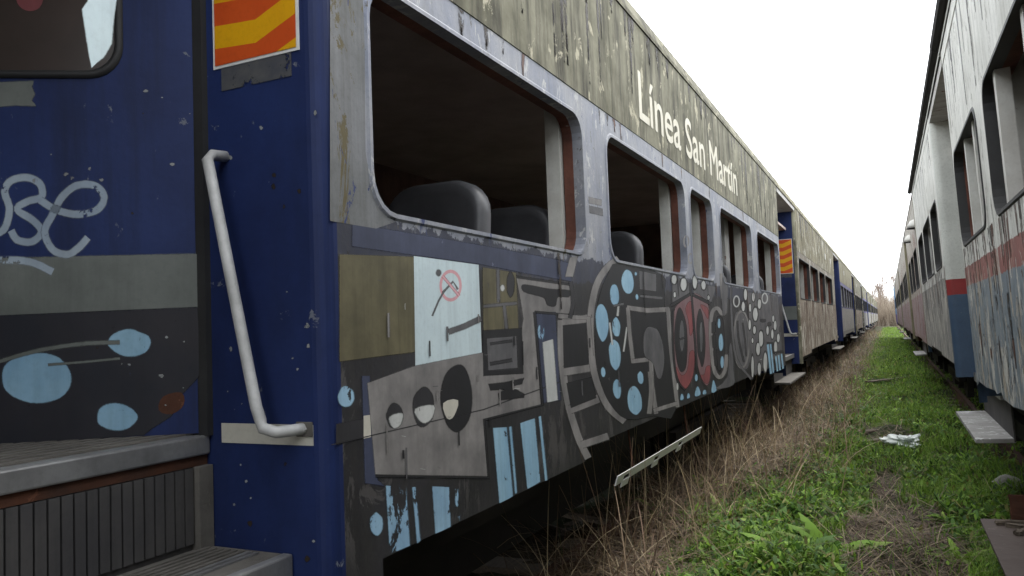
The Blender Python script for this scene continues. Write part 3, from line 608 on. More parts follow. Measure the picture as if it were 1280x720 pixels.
# pale bits on the posts between the windows
C2 = Coat(M_loc, (1, 0, 0), car1)
C2.poly('g_mid', [(736, 257), (753, 261), (754, 270), (737, 266)]); C2.poly('g_grey', [(735, 246), (752, 250), (752, 257), (736, 254)]); C2.ring('g_grey', B7(75, -120), 4, 8, 2); C2.ring('g_grey', (863, 323), 3.5, 7, 1.6)

# ---- the jamb of the near doorway: sign, stripe, hand rail
YJ = 1.739
J = lambda p: tuple(np.array(on_y(p, YJ))-np.array([XL, 0, 0]))
def jamb_fittings(par, J0):
    """fittings of one doorway jamb; J0 = offset (dy) of the jamb from the near one"""
    sg = MB(); y = YJ-.006+J0
    def pj(p, dy): q = J(p); return (q[0], YJ+J0-dy, q[2])
    br = J((268, 88)); tr_ = J((375, 62)); zb = br[2]+.0; zt = zb+.62; xl, xr = br[0], tr_[0]
    s = MB().box((xl, YJ+J0-.004, zb), (xr, YJ+J0-.001, zt)).build('chevron_sign', 'signwhite', par)
    s['label'] = 'red and yellow striped chevron plate on the blue door jamb'
    yy = YJ+J0-.006; i = .009; h = (xr-xl)-2*i; bw = .070
    cm = {0: MB(), 1: MB()}
    a0, a1, a2 = xl+i, xl+i+h*.52, xr-i
    k = 0; z = zb+.062-3*bw
    while z < zt:
        # chevron stripe: level on the left half, rising on the right half
        L = [(a0, z), (a1, z-.012), (a2, z+.045), (a2, z+.045+bw), (a1, z-.012+bw), (a0, z+bw)]
        # clip to the plate
        out = L
        for (f, lim) in (('lo', zb+i), ('hi', zt-i)):
            res = []
            for q in range(len(out)):
                A, B = out[q], out[(q+1) % len(out)]; ina = A[1] >= lim if f == 'lo' else A[1] <= lim; inb = B[1] >= lim if f == 'lo' else B[1] <= lim
                if ina: res.append(A)
                if ina != inb: t = (lim-A[1])/(B[1]-A[1]); res.append((A[0]+t*(B[0]-A[0]), lim))
            out = res
            if len(out) < 3: break
        if len(out) >= 3:
            tri = tessellate_polygon([[Vector((p[0], p[1], 0)) for p in out]]); cm[k % 2].add([(p[0], yy, p[1]) for p in out], [tuple(t) for t in tri])
        z += bw; k += 1
    cm[0].build('stripe', 'orange', s); cm[1].build('stripe', 'yellow', s)
    g = MB(); g.box((xl+.03, YJ+J0-.0022, zb-.07), (xl+.3, YJ+J0-.0008, zb-.001)); g.build('glue_patch', 'glue', par)
    st = J((278, 553)); st2 = J((411, 533)); MB().box((st[0], YJ+J0-.0025, st[2]), (-.056, YJ+J0-.0006, st2[2]+.003)).build('white_stripe', 'strip', par)
    # hand rail
    a = pj((284, 205), .075); b = pj((344, 505), .075); c = pj((352, 531), .075); d_ = pj((376, 536), .03); e = pj((381, 536), .004)
    a0_ = pj((283, 196), .004)
    path = [a0_, (a0_[0], a0_[1]-.05, a0_[2]-.005), a]+[tuple(np.array(a)+(np.array(b)-np.array(a))*t) for t in (.25, .5, .75)]+[b, tuple((np.array(b)+np.array(c))/2+np.array([.004, 0, -.008])), c, tuple((np.array(c)+np.array(d_))/2+np.array([0, -.006, -.008])), d_, e]
    hr = MB().tube(path, .0165, 14).build('hand_rail', 'steel', par, smooth=True)
    q0 = pj((372, 527), 0); q1 = pj((392, 546), 0)
    MB().box((q0[0], YJ+J0-.008, q1[2]), (q1[0], YJ+J0-.0005, q0[2])).build('mount_plate', 'tread', hr, bevel=.002)
    cc = pj((383, 536), .009); MB().tube([(cc[0], YJ+J0-.016, cc[2]), (cc[0], YJ+J0-.006, cc[2])], .009, 6).build('bolt', 'steel', hr)
jamb_fittings(car1, 0)

# ---- half open door leaf in the near doorway
HX, HY = XL-.468, 1.715
E1 = np.array(on_z((0, 557), LV['floor']+.012)); d0 = np.array([E1[0]-HX, E1[1]-HY]); d0 /= np.linalg.norm(d0)
nrm = np.array([-d0[1], d0[0], 0]);  nrm = nrm if nrm[1] < 0 else -nrm            # towards the camera
DW, DZ0, DZ1 = 1.0, LV['floor']+.018, 3.5
dloc = lambda s_, z, t=0: (HX+d0[0]*s_+nrm[0]*t-XL, HY+d0[1]*s_+nrm[1]*t, z)
def door_px(p):
    q = np.array(on_plane(p, (HX, HY, 0), nrm)); return tuple(q-np.array([XL, 0, 0]))
def door_sz(p):
    q = np.array(on_plane(p, (HX, HY, 0), nrm)); return (float((q[:2]-np.array([HX, HY]))@d0), float(q[2]))
ws0, wz0 = door_sz((152, 96)); ws1 = DW-.1
m = MB(); hole = rrect(ws0, ws1, wz0, 3.2, .09, 6)[::-1]
m.holed([[(0, DZ0), (DW, DZ0), (DW, DZ1), (0, DZ1)], hole], lambda p: dloc(p[0], p[1], 0)); m.holed([[(0, DZ0), (DW, DZ0), (DW, DZ1), (0, DZ1)], hole], lambda p: dloc(p[0], p[1], -.035))
ring = [(0, DZ0), (DW, DZ0), (DW, DZ1), (0, DZ1)]
for k in range(4): a, b = ring[k], ring[(k+1) % 4]; m.quad(dloc(*a), dloc(*b), dloc(*b, -.035), dloc(*a, -.035))
door = m.build('door', 'blue', car1); door['label'] = 'half open blue door with pale spray tag and grey band'
lo = rrect(ws0-.006, ws1+.006, wz0-.006, 3.206, .095, 6); li = rrect(ws0+.016, ws1-.016, wz0+.016, 3.184, .08, 6); n_ = len(lo)
m = MB(); m.add([dloc(*p, .002) for p in lo]+[dloc(*p, .014) for p in rrect(ws0, ws1, wz0, 3.2, .09, 6)]+[dloc(*p, .01) for p in li]+[dloc(*p, -.02) for p in li], [(j*n_+k, j*n_+(k+1) % n_, (j+1)*n_+(k+1) % n_, (j+1)*n_+k) for j in range(3) for k in range(n_)])
m.build('window_frame', 'rubber', door, smooth=True)
MB().holed([li], lambda p: dloc(p[0], p[1], -.012)).build('window_pane', 'glass', door)
PC = Coat(lambda p: tuple(np.array(door_px(p))-nrm*.0115), nrm, door); PC.name = 'pane_patch'
PC.soft = .4; C.poly('notice', [(101, 12), (108, 2), (112, -20), (146, -20), (140, 30), (138, 55), (128, 72), (113, 85), (108, 60)]); PC.poly('g_red', [(20, -6), (50, -6), (47, 8), (34, 12), (22, 6)], 3)  # pale patch and red blot over the door window
DC = Coat(door_px, nrm, door)
DC.poly('doorgrey', [(-30, 323), (246, 317), (247, 384), (-30, 396)]); DC.poly('doordark', [(-30, 396), (247, 384), (250, 470), (226, 495), (215, 520), (190, 536), (180, 544), (-30, 560)]); DC.poly('doorgrey', [(-30, 104), (42, 101), (40, 108), (44, 118), (40, 126), (45, 133), (20, 132), (-30, 136)])
DC.lvl()
for (c, a, b) in (((162, 429), 26, 17), ((46, 472), 44, 31), ((146, 521), 25, 17)): DC.ell('g_blue', c, a, b)
DC.line('g_tag', [(-18, 292), (4, 288), (12, 262), (6, 240), (14, 226), (34, 222), (50, 230), (52, 246), (34, 252), (22, 262), (42, 276), (52, 290), (40, 302), (22, 300), (14, 288)], 9, 6)
DC.line('g_tag', [(50, 250), (70, 262), (96, 268), (122, 262), (130, 245), (118, 232), (96, 232), (78, 246), (66, 268), (56, 290), (66, 312), (84, 318), (98, 310), (110, 297)], 9, 6); DC.line('g_tag', [(-20, 328), (10, 325), (40, 328), (66, 340)], 9, 5)
DC.line('doorgrey', [(-10, 455), (40, 440), (100, 430), (150, 428)], 5, 5); DC.line('doorgrey', [(60, 456), (110, 452), (150, 448)], 3, 4)
DC.poly('rust', [(205, 497), (226, 492), (228, 506), (214, 516), (200, 512)], 3)
# ribbed floor strip behind the sill
m = MB()
for k in range(9): m.box((-.50-.05*k, -.88, LV['floor']+.0125), (-.53-.05*k, 1.70, LV['floor']+.018))
m.box((-1.0, -.88, LV['floor']+.003), (-.585, 1.70, LV['floor']+.0122)); m.build('ribbed_floor', 'tread', car1)

# ---- seats inside
def seat(par, x, y, wd=.52, zt=2.30, tilt=.12, name='seat'):
    """high-back coach seat: rounded backrest, head roll, cushion, base"""
    e = MB(); n = 10; prof = []
    z0 = LV['floor']+.42; pts = []
    out = rrect(x-wd/2, x+wd/2, z0-.05, zt, .16, 6); no = len(out)
    rows = [(-.055, .80), (-.075, .93), (-.045, 1.0), (.02, 1.0), (.055, .92), (.06, .75)]
    cx_, cz_ = x, (z0+zt)/2; vs = []
    for t, k in rows:
        for (a, b) in out:
            bb = cz_+(b-cz_)*(k if abs(k) < 1 else 1); aa = cx_+(a-cx_)*k; vs.append((aa, y+t+(bb-z0)*tilt, bb))
    fs = [(j*no+k, j*no+(k+1) % no, (j+1)*no+(k+1) % no, (j+1)*no+k) for j in range(len(rows)-1) for k in range(no)]+[tuple(range(no-1, -1, -1)), tuple(range((len(rows)-1)*no, len(rows)*no))]
    e.add(vs, fs); s = e.build(name, 'vinyl', par, smooth=True)
    MB().box((x-wd/2+.02, y-.5, z0-.08), (x+wd/2-.02, y-.03, z0+.05)).build('seat_cushion', 'vinyl', s, bevel=.03)
    MB().box((x-wd/2+.1, y-.38, LV['floor']), (x+wd/2-.1, y-.1, z0-.09)).build('seat_base', 'dark', s)
for (y, xo) in ((3.02, -.42), (3.02, -.98), (3.86, -.44), (3.86, -1.0), (5.36, -.40), (5.36, -.96), (8.9, -.42), (11.5, -.42)): seat(car1, xo, y)
# fallen lining strips across the openings further on
MB().tube([(-.25, 7.75, 2.9), (-.3, 9.3, 1.9)], .05, 6).build('fallen_strip', 'lining', car1)
MB().box((-.2, 10.6, 1.9), (-.28, 10.85, 3.0)).build('lining_post', 'lining', car1)
MB().box((-.2, 6.8, 1.9), (-.24, 6.95, 3.0)).build('lining_post', 'lining', car1)
MB().box((-.2, 8.95, 1.9), (-.24, 9.2, 3.0)).build('lining_post', 'lining', car1)

# ---- grime runs, rust and chips
def runs(par, n, yr, zr, lr, wr, mats, nx, sd, x0=0.):
    rr = random.Random(sd); c = Coat(lambda p: (x0, p[0], p[1]), (nx, 0, 0), par, .00001); c.name = 'stain_run'; c.soft = .02
    for q in range(n):
        y = rr.uniform(*yr); z = rr.uniform(*zr) if zr[0] != zr[1] else zr[0]; l = rr.uniform(*lr); ww = rr.uniform(*wr); c.soft = ww*.7; y2 = y+rr.uniform(-.012, .012)
        c.poly(rr.choice(mats), [(y-ww*.5, z), (y+ww*.5, z), (y2+ww*.4, z-l*.5), (y2+ww*.12, z-l), (y2-ww*.12, z-l), (y2-ww*.4, z-l*.5)])
for q, (ya_, yb_, n_, l_) in enumerate(((1.9, 4.85, 18, .72), (4.85, 8.8, 18, .2), (8.8, 12.1, 14, .72))): runs(car1, n_, (ya_, yb_), (LV['roof']-.005, LV['roof']-.005), (.08, l_), (.02, .07), ('run',), 1, 3+q*20, .0048)
runs(car1, 16, (1.9, 12.1), (LV['band']-.004, LV['band']-.004), (.06, .11), (.02, .05), ('run', 'rustrun'), 1, 4, .0003)
runs(car1, 18, (2.0, 12.0), (LV['sill']-.012, LV['sill']-.012), (.08, .4), (.012, .035), ('rustrun', 'run', 'g_char'), 1, 6, .0045)
cj = Coat(J, (0, -1, 0), car1, .00001); cj.name = 'paint_chip'; rr = random.Random(8)
for q in range(26):
    px, py = rr.uniform(275, 395), rr.choice((rr.uniform(110, 520), rr.uniform(560, 715))); cj.soft = 1.0; sz = rr.uniform(.8, 3.6); cj.poly(rr.choice(('chip', 'chip', 'run')), [(px+sz*math.cos(a_)*rr.uniform(.5, 1.3), py+sz*1.3*math.sin(a_)*rr.uniform(.5, 1.3)) for a_ in [6.283*k_/7 for k_ in range(7)]])
DC.name = 'paint_chip'
for q in range(24):
    px, py = rr.uniform(10, 238), rr.uniform(110, 540); DC.soft = 1.0; sz = rr.uniform(.7, 2.6); DC.poly(rr.choice(('chip', 'chip', 'run')), [(px+sz*math.cos(a_)*rr.uniform(.5, 1.6), py+sz*math.sin(a_)*rr.uniform(.5, 1.3)) for a_ in [6.283*k_/7 for k_ in range(7)]])

# ---- the other carriages of the left train
ML2 = dict(side='side2', corner='fascia', fascia='fascia2', frame='rubber', reveal='rustpost', jamb='blue', door='blue', posts=(1, .45))
car2, _, _ = carriage((XL, 0, 0), -1, 12.30, 25.60, [(12.31, 14.76)], LW[5:], ML2, LV, 'second carriage of the left train, beige peeling sides and striped sign in doorway')
jamb_fittings(car2, 14.76-YJ)
B2 = Coat(lambda p: p, (1, 0, 0), car2)   # blue and grey strip on the jamb of the second doorway
m = MB().box((-.462, 14.754, 1.62), (-.056, 14.7585, 1.86)); m.build('grey_band', 'doorgrey', car2)
for k, (y, z) in enumerate(((21.9, 3.15), (23.9, 3.15))): MB().box((.012, y, z), (.004, y+.22, z+.16)).build('vent', 'white', car2, bevel=.003)
y = 25.65; sides = ['side3', 'side2', 'side4', 'side3', 'side4', 'side3', 'side4', 'side3', 'side4']; fas = ['fascia3', 'fascia', 'fascia2']
names = ['third carriage of the left train, blue doorway and pale flaking side', 'fourth carriage of the left train, greyish beige, well down the path', 'fifth carriage of the left train, with a violet window band', 'sixth carriage of the left train, faded purple band, far off',
         'seventh carriage of the left train, a thin sliver far off', 'eighth carriage of the left train, a thin violet sliver', 'ninth carriage of the left train, second to last before the thicket', 'last carriage of the left train, beside the bare thicket']
for k, lb in enumerate(names):
    L = 13.2; rb = y+2.95
    wl = [(rb+.3+q*2.05, rb+.3+q*2.05+1.72) for q in range(5)]
    mm = dict(side=sides[k], corner='blue' if k in (0, 3) else 'fascia2', fascia=fas[k % 3], frame='rubber', reveal='rustpost' if k % 2 else 'lining', jamb='blue', door='blue', posts=(1, .5))
    c, _, _ = carriage((XL, 0, 0), -1, y, y+L, [(y+.01, rb)], wl, mm, LV, lb, detail=1, panel=2.2)
    if k < 4:
        # end of this carriage carries blue corner panels, windows shuttered
        MB().box((.004, rb+.06, LV['low']), (-.01, rb+.28, LV['band']-.01)).build('corner_panel', 'blue' if k != 1 else 'g_navy', c)
        MB().box((.012, rb+3, 3.2), (.004, rb+3.25, 3.36)).build('vent', 'white', c)
    for q in (1, 2, 4):
        if (k+q) % 2: MB().box((-.06, wl[q][0]-.005, LV['sill']-.005), (-.08, wl[q][1]+.005, LV['wtop']+.005)).build('shutter', ('g_navy', 'g_mid', 'side4')[(k+q) % 3], c)
    y += L+.05

# ---- right train, canted a little towards the path
LR = dict(low=1.17, skirt=1.20, floor=1.40, sill=2.06, wtop=2.70, band=3.34, roof=3.43)
RX, RT = .5525, -1.9
MR1 = dict(side='right1', corner='rjamb', fascia='right1', frame='rubber', reveal='rustpost', jamb='rjamb', door='rust', posts=(1,), step='stepgrey')
def rsk(a, b):
    o = [(a, 1.24)]; y = a
    while y < b-.6:
        y += random.uniform(.25, .55); z = random.choice((1.16, 1.2, 1.24, 1.17)); o.append((y-.06, z)); o.append((y, z+random.uniform(-.02, .03)))
    o.append((b, 1.13)); return o
rc1, _, _ = carriage((RX, 0, 0), 1, -6, 6.2, [], [(.4, 2.0), (2.5, 4.29), (4.64, 6.06)], MR1, LR, 'nearest right carriage, white over red band over peeling grey', rot=RT, near=True, skirt=rsk)
MB().tube([(-.03, -6, 3.5), (-.03, 6.2, 3.5)], .035, 8).build('gutter_pipe', 'dark', rc1)
MB().tube([(-.03, 5.05, 3.5), (-.03, 5.12, 3.5)], .037, 8).build('pipe_clamp', 'steel', rc1)
for yy in (4.0, 3.2, 5.0, 5.5): MB().box((.02, yy, 1.95), (.08, yy+.06, 2.9)).build('window_bar', 'white', rc1)
MB().box((.2, 2.52, 1.9), (.22, 3.92, 2.66)).build('rusty_panel', 'rustpost', rc1); MB().box((.2, 4.02, 1.9), (.22, 4.2, 2.3)).build('rusty_panel', 'inwall', rc1)
for (ya_, yb_) in ((4.68, 4.98), (5.12, 5.46), (5.66, 6.0)): MB().box((.17, ya_, 1.9), (.19, yb_, 2.62)).build('lining_board', 'lining', rc1)
MR2 = dict(side='right2', corner='rjamb', fascia='right2', frame='rubber', reveal='lining', jamb='rjamb', door='right2', posts=(1, .5), step='stepgrey')
rc2, _, _ = carriage((RX, 0, 0), 1, 6.23, 13.45, [(6.24, 8.05)], [(8.3, 9.3), (9.62, 11.2), (11.5, 12.9)], MR2, LR, 'second carriage on the right, white with blue and red door jamb', rot=RT)
MB().tube([(-.03, 6.23, 3.5), (-.03, 13.4, 3.5)], .03, 8).build('gutter_pipe', 'dark', rc2)
def dome(par, y, z):
    o = MB(); prof = [(0, .11), (.05, .105), (.10, .075), (.13, .03), (.135, .001)]; vs = []; n = 16
    for h, r in prof:
        for k in range(n): a = 2*math.pi*k/n; vs.append((-r*math.cos(a)*.9, y+r*math.sin(a), z+h))
    o.add(vs, [(j*n+k, j*n+(k+1) % n, (j+1)*n+(k+1) % n, (j+1)*n+k) for j in range(4) for k in range(n)]+[tuple(range(n-1, -1, -1))])
    d = o.build('dome_cowl', 'white', par, smooth=True); MB().tube([(0, y, z-.012), (0, y, z)], .115, 16).build('cowl_rim', 'dark', d)
MR3 = dict(side='right3', corner='fascia3', fascia='right3', frame='rubber', reveal='rustpost', jamb='rust', door='rust', posts=(1, .5), step='stepgrey')
y = 13.5; labs = ['third carriage on the right, pinkish flaking paint and dome cowls', 'fourth carriage on the right, patchy red and white, far down', 'fifth carriage on the right, a pale flaking sliver', 'last carriage on the right, turquoise blue and violet far end']
for k, lb in enumerate(labs):
    L = 13.0 if k < 3 else 9
    mm = dict(MR3); 
    if k == 3: mm.update(side='right4', corner='right4', fascia='right4')
    c, _, _ = carriage((RX, 0, 0), 1, y, y+L, [(y+L*.45, y+L*.45+1.9)], [(y+.5+q*1.75, y+.5+q*1.75+1.35) for q in (0, 1, 2)]+[(y+L*.45+2.2+q*1.6, y+L*.45+2.2+q*1.6+1.2) for q in range(3 if k < 3 else 1)], mm, LR, lb, rot=RT, detail=1, panel=2.2)
    if k == 0: dome(c, 13.75, 2.98); dome(c, 16.3, 2.98)
    y += L+.05

runs(car2, 30, (14.9, 25.4), (LV['roof']-.005, LV['roof']-.005), (.15, .7), (.03, .1), ('run',), 1, 13, .0052)
runs(car2, 26, (14.9, 25.4), (LV['sill']-.012, LV['sill']-.012), (.15, .8), (.03, .1), ('run', 'rustrun'), 1, 14, .0004)
runs(rc1, 44, (2.3, 6.1), (LR['sill']-.01, LR['sill']-.01), (.05, .4), (.012, .05), ('rustrun', 'run'), -1, 15, -.0004)
runs(rc1, 26, (2.3, 6.1), (LR['band']-.004, LR['band']-.004), (.12, .6), (.015, .05), ('g_mid', 'run'), -1, 16, -.0004)
runs(rc1, 30, (2.6, 6.1), (1.25, 1.8), (.04, .22), (.02, .09), ('rustrun', 'chip', 'chip', 'run'), -1, 17, -.0009)
runs(rc2, 34, (8.1, 13.3), (LR['sill']-.01, LR['sill']-.01), (.1, .6), (.02, .08), ('rustrun', 'run', 'g_mid'), -1, 18, -.0004)
runs(rc2, 16, (8.1, 13.3), (LR['band']-.004, LR['band']-.004), (.1, .5), (.02, .06), ('g_mid', 'run'), -1, 19, -.0004)

# ------------------------------------------------------------------ vegetation
def mesh_np(name, V, F, tint, mat, kind='stuff', label=None, cat=None):
    """V (n,3) F (m,4) quads; tint (n,3) per vertex"""
    me = bpy.data.meshes.new(name); nv, nf = len(V), len(F)
    me.vertices.add(nv); me.vertices.foreach_set('co', V.astype(np.float32).ravel())
    me.loops.add(nf*4); me.loops.foreach_set('vertex_index', F.astype(np.int32).ravel())
    me.polygons.add(nf); me.polygons.foreach_set('loop_start', np.arange(0, nf*4, 4, dtype=np.int32)); me.polygons.foreach_set('loop_total', np.full(nf, 4, np.int32))
    me.update(calc_edges=True)
    at = me.attributes.new('tint', 'FLOAT_COLOR', 'POINT'); at.data.foreach_set('color', np.c_[tint, np.ones(nv)].astype(np.float32).ravel())
    me.materials.append(M[mat]); me.polygons.foreach_set('use_smooth', [True]*nf)
    o = bpy.data.objects.new(name, me); COL.objects.link(o); tag(o, label, cat, kind=kind); return o
def blades(base, h, wd, az, lean, curl, seg=4, tip=.12, belly=False):
    """ribbons: base (n,3), height h, width wd, azimuth, initial lean from vertical, curl added along the length"""
    n = len(base); t = np.linspace(0, 1, seg+1); V = np.zeros((n, seg+1, 2, 3)); p = base.copy(); step = (h/seg)[:, None]
    side = np.stack([-np.sin(az), np.cos(az), np.zeros(n)], -1)
    for k in range(seg+1):
        th = lean+curl*t[k]; d = np.stack([np.cos(az)*np.sin(th), np.sin(az)*np.sin(th), np.cos(th)], -1)
        prof = (np.sin(np.pi*min(max(t[k], .08), .97))**.7 if belly else 1-(1-tip)*t[k]**1.5)
        ww = (wd*prof*.5)[:, None]; V[:, k, 0] = p-side*ww; V[:, k, 1] = p+side*ww; p = p+d*step
    idx = np.arange(n*(seg+1)*2).reshape(n, seg+1, 2)
    F = np.stack([idx[:, :-1, 0], idx[:, :-1, 1], idx[:, 1:, 1], idx[:, 1:, 0]], -1).reshape(-1, 4)
    return V.reshape(-1, 3), F, (seg+1)*2
def tints(n, per, cols, jit=.25):
    c = np.array(cols)[rng.integers(0, len(cols), n)]*rng.uniform(1-jit, 1+jit, (n, 1)); return np.repeat(c, per, 0)
def zat(x, y): return hgt(x, y)*np.clip(1-np.hypot(x, y-8)/160, 0, 1)
def fbm(x, y, s=1., o=0.): return (np.sin(x*1.9*s+o+np.sin(y*1.3*s+o))+np.sin(y*2.3*s-x*.8*s+2*o)+.6*np.sin(x*5.1*s+y*4.3*s+o))/2.6
GREEN = [(.15, .27, .032), (.20, .33, .046), (.12, .22, .03), (.25, .36, .07), (.10, .18, .028)]
DARKG = [(.045, .10, .022), (.065, .135, .028), (.09, .18, .038)]
STRAW = [(.27, .20, .12), (.20, .14, .085), (.40, .32, .20), (.13, .088, .055), (.16, .10, .065)]
def dens_y(n, y0, y1, p=1.6):       # more near the camera
    u = rng.random(n); a = y0**(1-p); b = y1**(1-p); return (a+u*(b-a))**(1/(1-p))
def dirt(x, y):                     # bare patch of the path
    return (((x+.03)/.40)**2+((y-6.0)/1.7)**2 < 1+.35*fbm(x, y, 2.)) | (((x+.12)/.3)**2+((y-11.3)/.7)**2 < 1+.4*fbm(x, y, 2., 1.)) | (((x+.1)/.16)**2+((y-8.6)/.9)**2 < 1+.4*fbm(x, y, 2., 4.))
def edge_left(y): return -.70+.10*np.sin(y*.55)+.06*np.sin(y*1.7+1)-.62*np.clip((9.-y)/2.2, 0, 1)   # green / straw border
# green turf
n = 125000; y = dens_y(n, 4.2, 120, 1.75); x = rng.uniform(-1.7, 2.2, n)
k = (x > edge_left(y)+rng.normal(0, .13, n)) & (~dirt(x, y) | (rng.random(n) < .05)) & ~((x > .95) & (rng.random(n) < .7)) & (fbm(x, y, 1.4, 2.)+rng.normal(0, .5, n) > -.75)
x, y = x[k], y[k]; n = len(x); far = 1+y/18
h = rng.uniform(.06, .2, n)*(1+np.clip(y-8, 0, 20)/40)*(.75+.5*np.clip(fbm(x, y, 1.1), -1, 1))*np.where(x < -.3, 1.1, 1.)
V, F, per = blades(np.stack([x, y, zat(x, y)], -1), h, rng.uniform(.003, .007, n)*far, rng.uniform(0, 6.28, n), rng.uniform(.05, .6, n), rng.uniform(.2, 1.4, n), 3)
mesh_np('grass', V, F, tints(n, per, GREEN), 'leaf', label='short green grass growing along the path', cat='grass')
# small broad-leaved ground cover
n = 62000; y = dens_y(n, 4.2, 60, 1.9); x = rng.uniform(-1.6, 1.7, n)
k = (x > edge_left(y)-.18+rng.normal(0, .22, n)) & (~dirt(x, y) | (rng.random(n) < .035)) & (fbm(x, y, 1.8, 5.)+rng.normal(0, .35, n) > -.35) & ~((x > .9) & (rng.random(n) < .75))
x, y = x[k], y[k]; n = len(x); zz = rng.uniform(.0, .12, n)*(.6+.6*np.clip(fbm(x, y, 1.3, 3.)+.4, 0, 1))
V, F, per = blades(np.stack([x, y, zat(x, y)+zz], -1), rng.uniform(.025, .075, n)*(1+y/50), rng.uniform(.010, .026, n)*(1+y/30), rng.uniform(0, 6.28, n), rng.uniform(.5, 1.4, n), rng.uniform(-.2, .7, n), 3, belly=True)
mesh_np('ground_cover', V, F, tints(n, per, GREEN[:3]+DARKG+[(.17, .17, .05)], .4), 'leaf', label='low leafy green weeds covering the path', cat='weeds')
# straw: the tangled strip beside the left train
n = 17000; y = dens_y(n, 4.3, 90, 1.5); x = rng.uniform(-2.2, .1, n)
k = (x < edge_left(y)+.05+rng.normal(0, .12, n)) & ~((y < 8.3) & (rng.random(n) < .8)) & (fbm(x, y, 2.2, 9.)+rng.normal(0, .4, n) > -.45)
x, y = x[k], y[k]; n = len(x); mound = .12*np.clip(fbm(x, y, 1.2, 7.)+.5, 0, 1.4)*np.clip((y-6)/3, 0, 1)
V, F, per = blades(np.stack([x, y, zat(x, y)+mound*rng.random(n)], -1), rng.uniform(.2, .62, n), rng.uniform(.003, .0065, n)*(1+y/22), rng.uniform(0, 6.28, n), rng.uniform(.5, 1.5, n), rng.uniform(-1.0, 1.6, n), 6, tip=.4)
mesh_np('dry_grass', V, F, tints(n, per, STRAW+[(.13, .085, .055), (.10, .11, .04)], .35), 'straw', label='tangled dry straw-coloured grass beside the left train', cat='dry grass')
# matted litter lying flat
n = 30000; y = dens_y(n, 4.2, 60, 1.7); x = rng.uniform(-1.9, .9, n); k = (x < edge_left(y)+.1) | dirt(x, y) | (rng.random(n) < .12); x, y = x[k], y[k]; n = len(x)
V, F, per = blades(np.stack([x, y, zat(x, y)+rng.uniform(.004, .05, n)+np.where(x < edge_left(y), rng.uniform(0, .2, n), 0)], -1), rng.uniform(.05, .42, n), rng.uniform(.003, .007, n)*(1+y/25), rng.uniform(0, 6.28, n), rng.uniform(1.2, 1.75, n), rng.uniform(-.3, .5, n), 4, tip=.5)
mesh_np('dry_litter', V, F, tints(n, per, [tuple(v*.72 for v in c) for c in STRAW]+[(.11, .08, .055), (.07, .05, .035)]), 'straw', label='flattened dead stalks and litter on the bare soil', cat='litter')
# tall dead stalks against the dark underframe
n = 420; y = rng.uniform(3.6, 9.5, n); x = rng.uniform(-1.95, -1.15, n)-.0*y
V, F, per = blades(np.stack([x, y, zat(x, y)], -1), rng.uniform(.45, 1.15, n), rng.uniform(.004, .009, n), rng.uniform(0, 6.28, n), rng.uniform(.05, .8, n), rng.uniform(-.4, 1.9, n), 9, tip=.3)
mesh_np('dead_stalks', V, F, tints(n, per, STRAW), 'straw', label='tall dead weed stalks under the graffiti carriage', cat='dead stalks')
n = 300; y = rng.uniform(6.5, 18, n); x = rng.uniform(-1.5, -.5, n)
V, F, per = blades(np.stack([x, y, zat(x, y)], -1), rng.uniform(.5, .95, n), rng.uniform(.006, .011, n), rng.uniform(0, 6.28, n), rng.uniform(.2, 1.1, n), rng.uniform(-.3, 1.3, n), 8, tip=.3)
mesh_np('arching_stalks', V, F, tints(n, per, STRAW), 'straw', label='long arching straw stalks above the dry strip', cat='dead stalks')
# leafy plants one can pick out
def leaf_geo(L, wd, az, up, droop, ser, base):
    m = 12; t = np.linspace(0, 1, m); V = []; p = np.array(base, float); ang = up
    sd = np.array([-math.sin(az), math.cos(az), 0])
    for k in range(m):
        prof = (math.sin(math.pi*(.06+.9*t[k]**.8)))**.8*(1+(ser if k % 2 else -ser)) if k < m-1 else .03
        if k == 0: prof = .12
        d = np.array([math.cos(az)*math.cos(ang), math.sin(az)*math.cos(ang), math.sin(ang)])
        nn = np.cross(d, sd); fold = .22*wd*prof
        V += [p-sd*wd*prof*.5+nn*(-fold), p, p+sd*wd*prof*.5+nn*(-fold)]
        p = p+d*L/(m-1); ang -= droop/(m-1)
    F = []
    for k in range(m-1): a = k*3; F += [(a, a+1, a+4, a+3), (a+1, a+2, a+5, a+4)]
    return V, F
spots = [(905, 640, 1.), (960, 655, 1.1), (1000, 640, .9), (870, 660, .9), (1040, 690, 1.25), (930, 690, 1.0), (985, 700, 1.1), (840, 700, .8), (820, 640, .8), (1010, 610, .8), (1065, 620, .75), (940, 610, .75),
         (1180, 640, .6), (1200, 690, .65), (1150, 600, .6), (1060, 530, .9), (1085, 515, .8), (1210, 600, .6), (1235, 640, .5), (880, 610, .7)]
WL = ['leafy green weed left of the bare soil, centre of the clump', 'large leafy weed just left of the bare soil patch', 'leafy weed at the back of the foreground clump', 'leafy weed at the left side of the foreground clump', 'largest weed with long toothed leaves at the lower edge', 'leafy weed in the front row of the foreground clump', 'leafy weed in the front row beside the light board', 'small weed at the lower left near the dead stalks', 'leftmost weed, at the foot of the dead stalks', 'small weed behind the foreground clump, nearest the straw', 'weed at the far end of the bare soil patch', 'weed where the straw strip meets the foreground clump', 'small weed in the grass right of the bare soil', 'small weed in the grass beside the rusty plate', 'small weed in the grass, right of the path middle', 'dark bushy weed at the edge of the straw strip', 'smaller dark weed behind the dark bushy one', 'small weed below the right carriage step', 'small weed next to the corner of the rusty plate', 'weed at the top left of the foreground clump']
